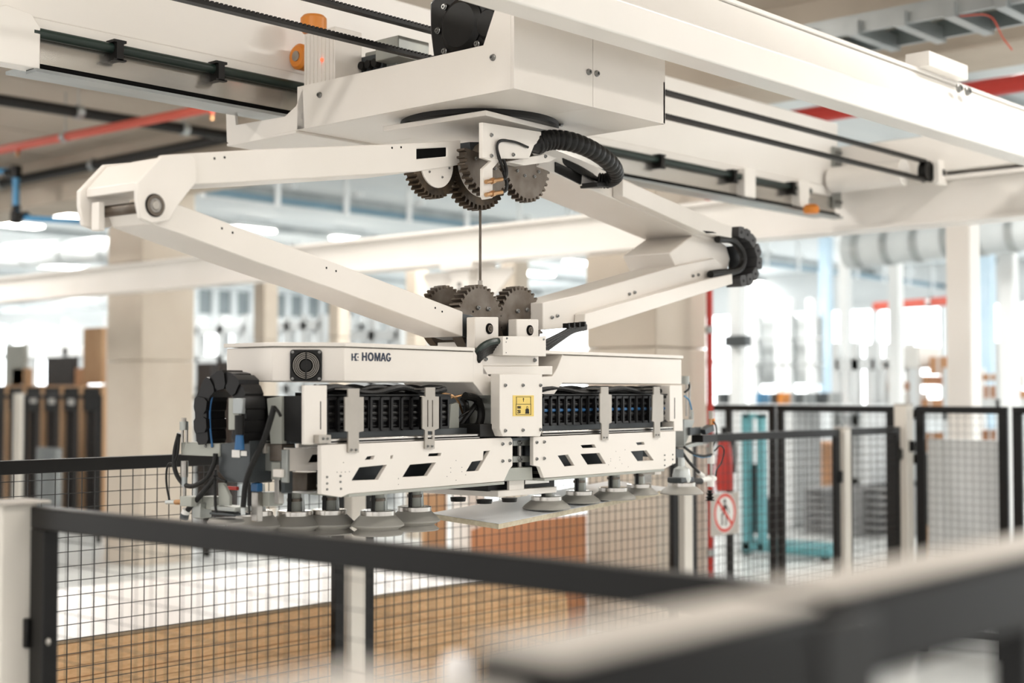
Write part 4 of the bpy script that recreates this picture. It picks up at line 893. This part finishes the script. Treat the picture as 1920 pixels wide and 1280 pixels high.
fence_panel('U', VM, 6.175, 7.74, ZM, 'mesh panel of the rear fence carrying the round prohibition sign')
fence_panel('U', VM, 7.85, 8.52, ZM, 'narrow mesh panel beside the tall right post')
fence_post(3.832, VM, ZM + .01, 'white fence post standing below the suction cups on the left', .075)
fence_post(6.117, VM, ZM + .01, 'white fence post under the right end of the traverse', .075, clips=())
fence_post(7.795, VM, ZM + .01, 'white fence post right of the prohibition sign', .075, clips=((-.06, -.01, 1.14),))
UF = 8.6; ZF = 1.56
pY = lambda x: W.u(x, 760, UF).y
fence_panel('V', UF, pY(1676), pY(1458), ZF, 'far fence panel behind the teal pallet truck', stile=.05, wr=.001)
fence_panel('V', UF, pY(1454), pY(1302), ZF, 'far fence door panel behind the standpipe', stile=.05, wr=.001)
box('mid_stile', 'fenceblack', [o for o in bpy.data.objects if o.name.startswith('mesh_fence')][-1], -.015, .015, pY(1372) - pY(1454), pY(1362) - pY(1454), .17, ZF - .045)
fence_post(UF, pY(1694), ZF + .015, 'tall white fence post right of the narrow mesh panel', .09, clips=((-.06, 0, 1.25), (.0, -.06, 1.3)))
fence_panel('V', UF, pY(1890), pY(1718), ZF, 'far fence panel in front of the white leaning board', stile=.06, wr=.001)
fence_panel('V', UF, pY(2200), pY(1899), ZF, 'far fence panel cut by the right edge of the picture', stile=.06, wr=.001)
ZL = 1.62
fence_post(UF, pY(311), ZL + .02, 'far white fence post right of the left broad pillar', .1)
fence_panel('V', UF, pY(395), pY(325), ZL, 'far fence panel behind the arched cable chain', stile=.1, wr=.001)
fence_post(UF, pY(36), ZL + .02, 'far white fence post in front of the dark board rack', .1)
fence_panel('V', UF, pY(190), pY(46), ZL, 'far fence panel in front of the dark board rack', stile=.06, wr=.001); fence_panel('V', UF, pY(26), pY(-120), ZL, 'far fence panel at the left edge of the picture', stile=.06, wr=.001)
# near fence
ZN = 1.416
nf = fence_panel('V', 1.53, .93, 2.69, ZN, 'near mesh fence panel crossing the lower left foreground', fw=.045, ft=.034, wr=.0006, wire_off=.019, stile=.055)
pst = thing('fence_post', 'near white fence post at the lower left edge', 'post', (1.455, 2.70, 0), 0, 'white fence posts')
box('shaft', 'post', pst, 0, .08, 0, .08, .012, ZN + .005, .005); box('foot_plate', 'postcap', pst, -.03, .11, -.03, .11, 0, .012)
box('cap', 'postcap', pst, -.004, .10, -.02, .084, ZN + .005, ZN + .011, .002)
p = W.u(60, 1186, 1.52); o = box('clip', 'fenceblack', pst, .05, .085, -.014, .01, p.z - .03, p.z + .03, .003)
p = W.u(91, 1203, 1.512); MB().lathe([(0, -.004), (.006, -.003), (.0075, 0), (0, 0)], (p.x - 1.53, p.y - .93, p.z), 'x', 14).build('rivet', 'steel', nf)
# foreground rail, close to the camera
zr = H - .136
fr = thing('handrail', 'blurred black handrail with a painted pale sheen on top in the right foreground', 'handrail')
box('rail', 'railtop', fr, .545, .80, .458, .522, zr - .056, zr, .006); box('rail', 'railtop', fr, .82, 3.2, .462, .526, zr - .056, zr + .004, .006)
for a_, b_, c_, d_, z_ in ((.545, .80, .458, .522, zr), (.82, 3.2, .462, .526, zr + .004)): box('top_sheen', 'postcap', fr, a_, b_, c_, d_, z_, z_ + .004, .002)  # pale strip paints the bright grazing reflection onto the black rail
box('joint_sleeve', 'fenceblack', fr, .795, .87, .455, .521, zr - .08, zr - .008, .004)
for u in (.835, 1.19, 1.9, 2.9): box('upright', 'fenceblack', fr, u - .02, u + .02, .478, .508, .01, zr - .05, .004)
box('lower_rail', 'fenceblack', fr, .55, 3.2, .475, .51, .55, .6, .004)
fp = thing('handrail_post', 'blurred white square post at the bottom edge, start of the handrail', 'post', (.375, .415, 0))
box('shaft', 'postcap', fp, 0, .088, 0, .1, .01, H - .138, .006); box('cap', 'postcap', fp, -.004, .092, -.004, .104, H - .138, H - .131, .003); box('foot_plate', 'postcap', fp, -.05, .13, -.05, .15, 0, .01)
p = W.depth(855, 1256, 1.25)
kb = thing('rounded_bollard', 'small white rounded post top at the bottom edge', 'bollard', (p.x, p.y, 0))
MB().lathe([(0, 0), (.011, 0), (.011, p.z - .02), (.013, p.z - .01), (.013, p.z + .004), (.011, p.z + .011), (.006, p.z + .014), (0, p.z + .0145)], n=24).build('cap', 'melamine', kb); MB().lathe([(0, 0), (.04, 0), (.04, .01), (0, .01)], n=20).build('foot', 'postcap', kb)

# prohibition sign on the rear fence
so = W.v(1359, 961, VM - .03)
sg = thing('prohibition_sign', 'round red and white no entry for pedestrians sign on the rear fence', 'sign', so)
sw = W.v(1385, 1001, VM - .03).x - so.x
box('sign_plate', 'postcap', sg, -sw * 1.0, sw * 1.02, 0, .003, -.118, .106)
disc = lambda r, y, n=48: [(r * math.cos(2 * math.pi * k / n), y, r * math.sin(2 * math.pi * k / n)) for k in range(n)]
RS = .108
MB().prism(disc(RS, -.001), (0, .001, 0)).build('white_disc', 'paper', sg); MB().prism(disc(RS * .96, -.002), (0, .001, 0), [disc(RS * .8, -.002)]).build('red_ring', 'signred', sg)
def seg(b, x0, z0, x1, z1, w, y=-.0025):
    a = Vector((x0, 0, z0)); c = Vector((x1, 0, z1)); n_ = (c - a).normalized(); q = Vector((-n_.z, 0, n_.x)) * w / 2
    b.prism([(p_.x, y, p_.z) for p_ in (a - q, a + q, c + q, c - q)], (0, .0008, 0))
b = MB(); b.prism([(x + -.002, y_, z + .062) for x, y_, z in disc(.012, -.0025, 16)], (0, .0008, 0))
for s_ in ((0, .046, -.004, .0, .026), (.006, .04, .03, .016, .009), (.03, .016, .036, -.006, .008), (-.006, .036, -.03, .014, .009), (-.03, .014, -.04, .02, .007), (-.01, .004, -.03, -.012, .014), (-.03, -.012, -.026, -.06, .011), (-.026, -.06, -.04, -.062, .007), (.004, .002, .012, -.03, .013), (.012, -.03, .006, -.07, .01)): seg(b, *s_)
b.build('walking_figure', 'ink', sg)
b = MB(); a_ = RS * .82 * .7071; seg(b, -a_, a_, a_, -a_, .017, -.0034); b.build('red_bar', 'signred', sg)

# ================================================================== BOARD STACKS BEHIND THE REAR FENCE
def stack(u0, u1, v0, v1, n, z0, th, grp, lab, toplab):
    b = MB().box(0, u1 - u0, 0, v1 - v0, 0, th - .0025); me = b.mesh('chipboard_sheet', 'chip')
    for k in range(n):
        o = bpy.data.objects.new('chipboard_sheet', me); COL.objects.link(o); o.location = (u0 + random.uniform(-.006, .006), v0 + random.uniform(-.004, .006), z0 + k * th); tag(o, lab, 'board', grp)
    t_ = thing('white_sheet', toplab, 'board', (u0, v0, z0 + n * th))
    box('core', 'chipskin', t_, 0, u1 - u0, 0, v1 - v0, 0, .014); box('white_face', 'melamine', t_, 0, u1 - u0, 0, v1 - v0, .014, .016)
    for k in range(3):
        y_ = v0 + .05 + k * (v1 - v0 - .2) / 2; tag(box('support_beam', 'tan', None, u0, u1, y_, y_ + .1, 0, z0), 'wooden bearer under the chipboard stack', 'timber', 'bearers under the chipboard stacks')
stack(1.2, 5.46, 4.55, 5.72, 16, .1, .0415, 'chipboard sheets behind the rear fence', 'brown chipboard sheet in the low stack behind the rear fence', 'white faced sheet topping the low chipboard stack')
def standing(x0, x1, ytop, v, th, m, name, label, n=1, grp=None):
    p0, p1 = W.v(x0, ytop, v), W.v(x1, ytop, v)
    for k in range(n):
        o = box(name, m, None, p0.x, p1.x, v + k * (th + .003), v + k * (th + .003) + th, 0, p1.z - .012 * k, .002); tag(o, label, 'board', grp)
standing(911, 1100, 965, 6.05, .03, 'brown', 'brown_board', 'reddish brown board standing upright left of the concrete pillar, in a row of four', 4, 'upright brown boards')
standing(796, 838, 922, 6.6, .03, 'tan', 'tan_board', 'narrow tan board standing upright behind the suction cups')

# ================================================================== BACKGROUND, LEFT
def ubox(name, m, x0, y0, x1, y1, U, th, parent=None, bevel=.004, floor=False):
    a, b = W.u(x0, y1, U), W.u(x1, y0, U)
    if floor: a.z = 0
    return box(name, m, parent, U, U + th, min(a.y, b.y), max(a.y, b.y), min(a.z, b.z), max(a.z, b.z), bevel)
UK = 9.9
rk = thing('board_rack', 'rack of timber dividers holding dark boards at the left edge', 'rack')
for x in (-20, 12, 45, 79, 115, 151, 191): 
    a = W.u(x - 3, 735, UK - .04); b2 = W.u(x + 3, 735, UK - .04); box('divider', 'tan', rk, UK - .04, UK + .9, b2.y, a.y, .1, W.u(x, 722, UK).z)
box('rack_base', 'darkboard', rk, UK - .04, UK + .9, W.u(191, 735, UK).y, W.u(-20, 735, UK).y, 0, .1)
slots = [(-14, 9, 722), (15, 42, 726), (49, 75, 724), (83, 111, 724), (119, 147, 727), (156, 187, 720)]
for i, (x0, x1, yt) in enumerate(slots):
    a, b2 = W.u(x0, yt, UK), W.u(x1, yt, UK); n = 5
    for k in range(n):
        w_ = (a.y - b2.y) / n; hgt = a.z - (0 if k % 2 else .05) - random.uniform(0, .12)
        o = box('dark_board', 'darkboard', None, UK + .02 * (k % 3), UK + .85, b2.y + w_ * k + .004, b2.y + w_ * (k + 1) - .004, .1, hgt)
        tag(o, 'dark board on edge in the timber rack, %s slot from the left' % ('first', 'second', 'third', 'fourth', 'fifth', 'sixth')[i], 'board', 'dark boards in the timber rack, slot %d' % (i + 1))
    if i in (2, 3, 4): ubox('slot_label', 'paper', (x0 + x1) / 2 - 6, 740 + i * 2, (x0 + x1) / 2 + 6, 751 + i * 2, UK - .045, .004, rk)
    ubox('slot_sheet', 'chain', x0, 726, x1, 770, UK - .03, .02, rk)
for x0, y0, x1, y1, m_, nm, lb in ((155, 613, 191, 720, 'tan', 'tan_board', 'tall tan board standing above the timber rack beside the pillar'), (86, 668, 138, 722, 'darkboard', 'dark_square_sheet', 'square dark panel lying above the timber rack'),
                                (22, 690, 52, 722, 'tan', 'tan_board', 'small tan board above the timber rack at the left edge'), (8, 645, 44, 722, 'greypaint', 'grey_board', 'pale grey board leaning above the timber rack at the left edge'), (140, 690, 156, 722, 'carton', 'tan_board', 'narrow tan offcut beside the square dark panel'), (66, 840, 106, 1000, 'galv', 'grey_board', 'pale grey board leaning in front of the dark boards')):
    o = ubox(nm, m_, x0, y0, x1, y1, UK + .3 if y0 < 800 else UK - .5, .08); tag(o, lb, 'board')
    if y0 < 800: o.location.z = -0.0
def shelf_rack(U, x0, x1, ytop, posts, levels, label, depth=.9, m='farwall', pw=.1, zb=0):
    t = thing('storage_rack', label, 'rack')
    ya, yb_ = W.u(x1, 700, U).y, W.u(x0, 700, U).y; zt = W.u((x0 + x1) / 2, ytop, U).z
    for k in range(posts):
        y_ = ya + (yb_ - ya) * k / (posts - 1)
        for du in (0, depth): box('upright', m, t, U + du, U + du + pw, y_ - pw / 2, y_ + pw / 2, zb, zt)
    for z in levels:
        for du in (0, depth): box('beam', m, t, U + du, U + du + .06, ya, yb_, z - .07, z + .07)
        box('shelf', m, t, U + .06, U + depth, ya, yb_, z + .05, z + .08)
    return t, ya, yb_
shelf_rack(12.2, 48, 200, 598, 3, (.4, 1.4, 2.3), 'white storage rack behind the timber divider rack', pw=.16)
t_, ya, yb_ = shelf_rack(14.5, 366, 458, 592, 3, (.3, 1.0, 1.7, 2.2, 2.7), 'white shelf rack right of the left broad pillar', pw=.16)
for i, (x0, x1) in enumerate(((366, 396), (405, 437))):
    o = ubox('black_sheet', 'darkboard', x0, 680 - 3 * i, x1, 935, 11.2, .1, floor=True); tag(o, 'black panel standing right of the left broad pillar, %s of two' % ('left', 'right')[i], 'panel')
shelf_rack(14.5, 506, 600, 592, 4, (.3, 1.0, 1.7, 2.2, 2.7), 'white shelf rack behind the cooling fan housing', pw=.14)
shelf_rack(14.5, 648, 745, 596, 3, (.3, 1.0, 1.8, 2.5), 'white shelf rack behind the logo housing', pw=.14)
# ================================================================== BACKGROUND, RIGHT
def column(x, U, a, label, m='farwall', zt=4.5):
    p = W.u(x, 700, U); t = thing('steel_column', label, 'column', (p.x, p.y, 0)); box('shaft', m, t, -a / 2, a / 2, -a / 2, a / 2, .02, zt, .01); box('foot', m, t, -a, a, -a, a, 0, .02)
column(1808, 9.2, .17, 'thick pale steel column under the runway beam at the right', 'beam', zt=H + 1.3)
column(1384, 13, .14, 'white steel column behind the dark sign box'); column(1550, 20, .17, 'light blue steel column left of the runway column', 'skyblue'); column(1853, 19, .17, 'light blue steel column right of the runway column', 'skyblue')
column(1681, 15, .13, 'white steel column beyond the tall fence post'); column(1586, 17, .13, 'white steel column far back beside the light blue column'); column(1893, 14, .15, 'white steel column near the right edge')
o = ubox('sign_box', 'darkgrey', 1358, 628, 1398, 650, 12.8, .12); tag(o, 'dark box mounted on the white column behind the far fence', 'box')
mf = thing('machine_frame', 'tall white machine frame with grey curtains in the far hall', 'machine')
for x in (1412, 1460, 1476, 1520): ubox('frame_post', 'farwall', x - 5, 560, x + 5, 1010, 18.4, .15, mf)
for y in (590, 636, 684): ubox('frame_beam', 'galv', 1412, y - 3, 1540, y + 3, 18.4, .12, mf)
for x0, x1 in ((1418, 1455), (1481, 1515), (1522, 1540)): ubox('curtain', 'deck', x0, 592, x1, 720, 18.6, .05, mf)
for k in range(8): ubox('louvre', 'galv', 1422, 676 + k * 6, 1446, 679 + k * 6, 18.35, .04, mf)
box('machine_base', 'farwall', mf, 18.3, 19.2, W.u(1542, 735, 18.4).y, W.u(1410, 735, 18.4).y, 0, W.u(1470, 740, 18.4).z)
shelf_rack(16.2, 1566, 1640, 640, 3, (.5, 1.3, 2.0), 'white storage rack between light blue column and tall fence post', pw=.1); shelf_rack(16.2, 1652, 1775, 690, 3, (.45, .84, 1.385), 'white storage rack left of the runway column', pw=.1); shelf_rack(15.6, 1815, 1935, 640, 3, (.5, 1.0, 1.5), 'white storage rack at the right edge', pw=.1)
cart = [(1742, 668, 1776, 702, 'carton', 'pale orange carton high beside the runway column'), (1714, 704, 1740, 722, 'carton', 'flat carton left of the high orange carton'), (1716, 748, 1772, 764, 'carton', 'carton just above the far fence rail'), (1650, 716, 1676, 732, 'carton', 'small carton beside the tall fence post'),
        (1842, 700, 1870, 714, 'carton', 'flat carton right of the runway column, upper'), (1844, 722, 1866, 748, 'brown', 'brown carton right of the runway column'), (1884, 731, 1925, 768, 'carton', 'large carton at the right edge'), (1878, 700, 1918, 726, 'paper', 'white wrapped bundle at the right edge'),
        (1690, 648, 1724, 690, 'paper', 'white wrapped bundle on the top shelf'), (1728, 812, 1766, 850, 'carton', 'carton behind the right gate panel'), (1842, 806, 1870, 826, 'brown', 'dark carton behind the right gate panel'), (1640, 736, 1700, 760, 'paper', 'white packet pile behind the tall fence post'), (1498, 830, 1560, 910, 'carton', 'tall pale carton stack behind the sign panel')]
for x0, y0, x1, y1, m_, lb in cart:
    o = ubox('carton' if m_ != 'paper' else 'wrapped_bundle', m_, x0, y0, x1, y1, 16.3, .6, bevel=.01); tag(o, lb, 'box')
    ubox('tape', 'paper', (x0 + x1) / 2 - 2, y0, (x0 + x1) / 2 + 2, y1, 16.295, .004, o, 0)
for i, x in enumerate((1345, 1358, 1372, 1420, 1447, 1462, 1485, 1502, 1508, 1532, 1556)):
    m_ = ('galv', 'darkgrey', 'galv', 'airblue', 'darkgrey', 'orange', 'galv', 'darkgrey')[i % 8]
    o = ubox('small_part_bin', m_, x - 3, 736, x + 4, 757, 15.5, .25); tag(o, 'small bin on the far work bench, number %s from the left' % ('one', 'two', 'three', 'four', 'five', 'six', 'seven', 'eight', 'nine', 'ten', 'eleven')[i], 'bin', 'bins on the far work bench')
wb = thing('work_bench', 'long white work bench far behind the fence', 'bench'); ya, yb_ = W.u(1640, 758, 15.4).y, W.u(1338, 758, 15.4).y; zbn = W.u(1450, 757, 15.5).z
box('bench_top', 'farwall', wb, 15.3, 16.1, ya, yb_, zbn - .05, zbn)
for y_ in (ya + .1, (ya + yb_) / 2, yb_ - .1): box('leg', 'farwall', wb, 15.35, 16.05, y_ - .05, y_ + .05, 0, zbn - .05)
# white board leaning behind the right gate, dark boxes beside it
o = ubox('white_board', 'farwall', 1742, 826, 1886, 1180, 8.8, .04, floor=True); tag(o, 'large white board leaning behind the right gate panel', 'board'); 
for k in range(4):
    o = ubox('dark_crate', 'darkgrey', 1727, 852 + 33 * k, 1743, 883 + 33 * k, 9.5, .4); tag(o, 'dark crate left of the white leaning board, %s in its pile' % ('topmost', 'second', 'third', 'lowest')[k], 'crate', 'dark crates behind the gate')
    if k == 3: ubox('crate_stand', 'tan', 1727, 984, 1743, 1120, 9.5, .4, o, floor=True)
# stacks of grey slats
def slats(x0, x1, yt, yb_, U, label_grp, lab):
    n = 7; dy = (yb_ - yt) / n
    for k in range(n):
        t = thing('slat_bundle', lab % ('topmost', 'second', 'third', 'fourth', 'fifth', 'sixth', 'lowest')[k], 'slats', group=label_grp)
        a, b = W.u(x0, yt + dy * (k + 1), U), W.u(x1, yt + dy * k, U); z0 = a.z; z1 = b.z; ya = min(a.y, b.y); yb2 = max(a.y, b.y)
        box('deck_board', 'greyslat', t, U, U + 1.0, ya, yb2, z0 + (z1 - z0) * .55, z1 - .004, .003)
        for f in (0, .45, .82): box('runner', 'darkgrey' if f else 'greyslat', t, U + .02, U + .98, ya + (yb2 - ya) * f, ya + (yb2 - ya) * (f + .18), z0, z0 + (z1 - z0) * .55)
slats(1508, 1598, 918, 1012, 14.6, 'grey pallets, left pile', 'grey pallet left of the white post, %s of its pile'); slats(1604, 1692, 914, 1018, 14.9, 'grey pallets, right pile', 'grey pallet right of the white post, %s of its pile')
o = MB().prism(W.us([(1612, 912), (1660, 905), (1692, 906), (1692, 912)], 15.0), (.6, 0, 0)).build('folded_sheet', 'darkgrey'); tag(o, 'dark folded sheet lying on the right grey pallet pile', 'sheet')
# teal pallet truck
pt = thing('pallet_truck', 'teal pallet truck standing behind the sign panel', 'pallet truck'); UP = 12.3
for x0, x1 in ((1391, 1405), (1420, 1429)): ubox('mast_post', 'teal', x0, 775, x1, 1035, UP, .08, pt)
ubox('mast_beam', 'teal', 1391, 775, 1429, 784, UP, .08, pt); ubox('battery_box', 'darkgrey', 1405, 935, 1440, 1000, UP + .1, .3, pt); ubox('control_head', 'black', 1408, 870, 1424, 935, UP + .05, .12, pt)
for du in (0, .35): 
    a, b = W.u(1392, 1040, UP + du), W.u(1556, 1018, UP + du); box('fork', 'teal', pt, UP + du, UP + du + .16, min(a.y, b.y), max(a.y, b.y), .05, .14, .01)
for x in (1400, 1548):
    for du in (.08, .43):
        p = W.u(x, 1048, UP + du); MB().lathe([(0, -.03), (.05, -.03), (.05, .03), (0, .03)], (p.x, p.y, .05), 'x', 16).build('wheel', 'black', pt)
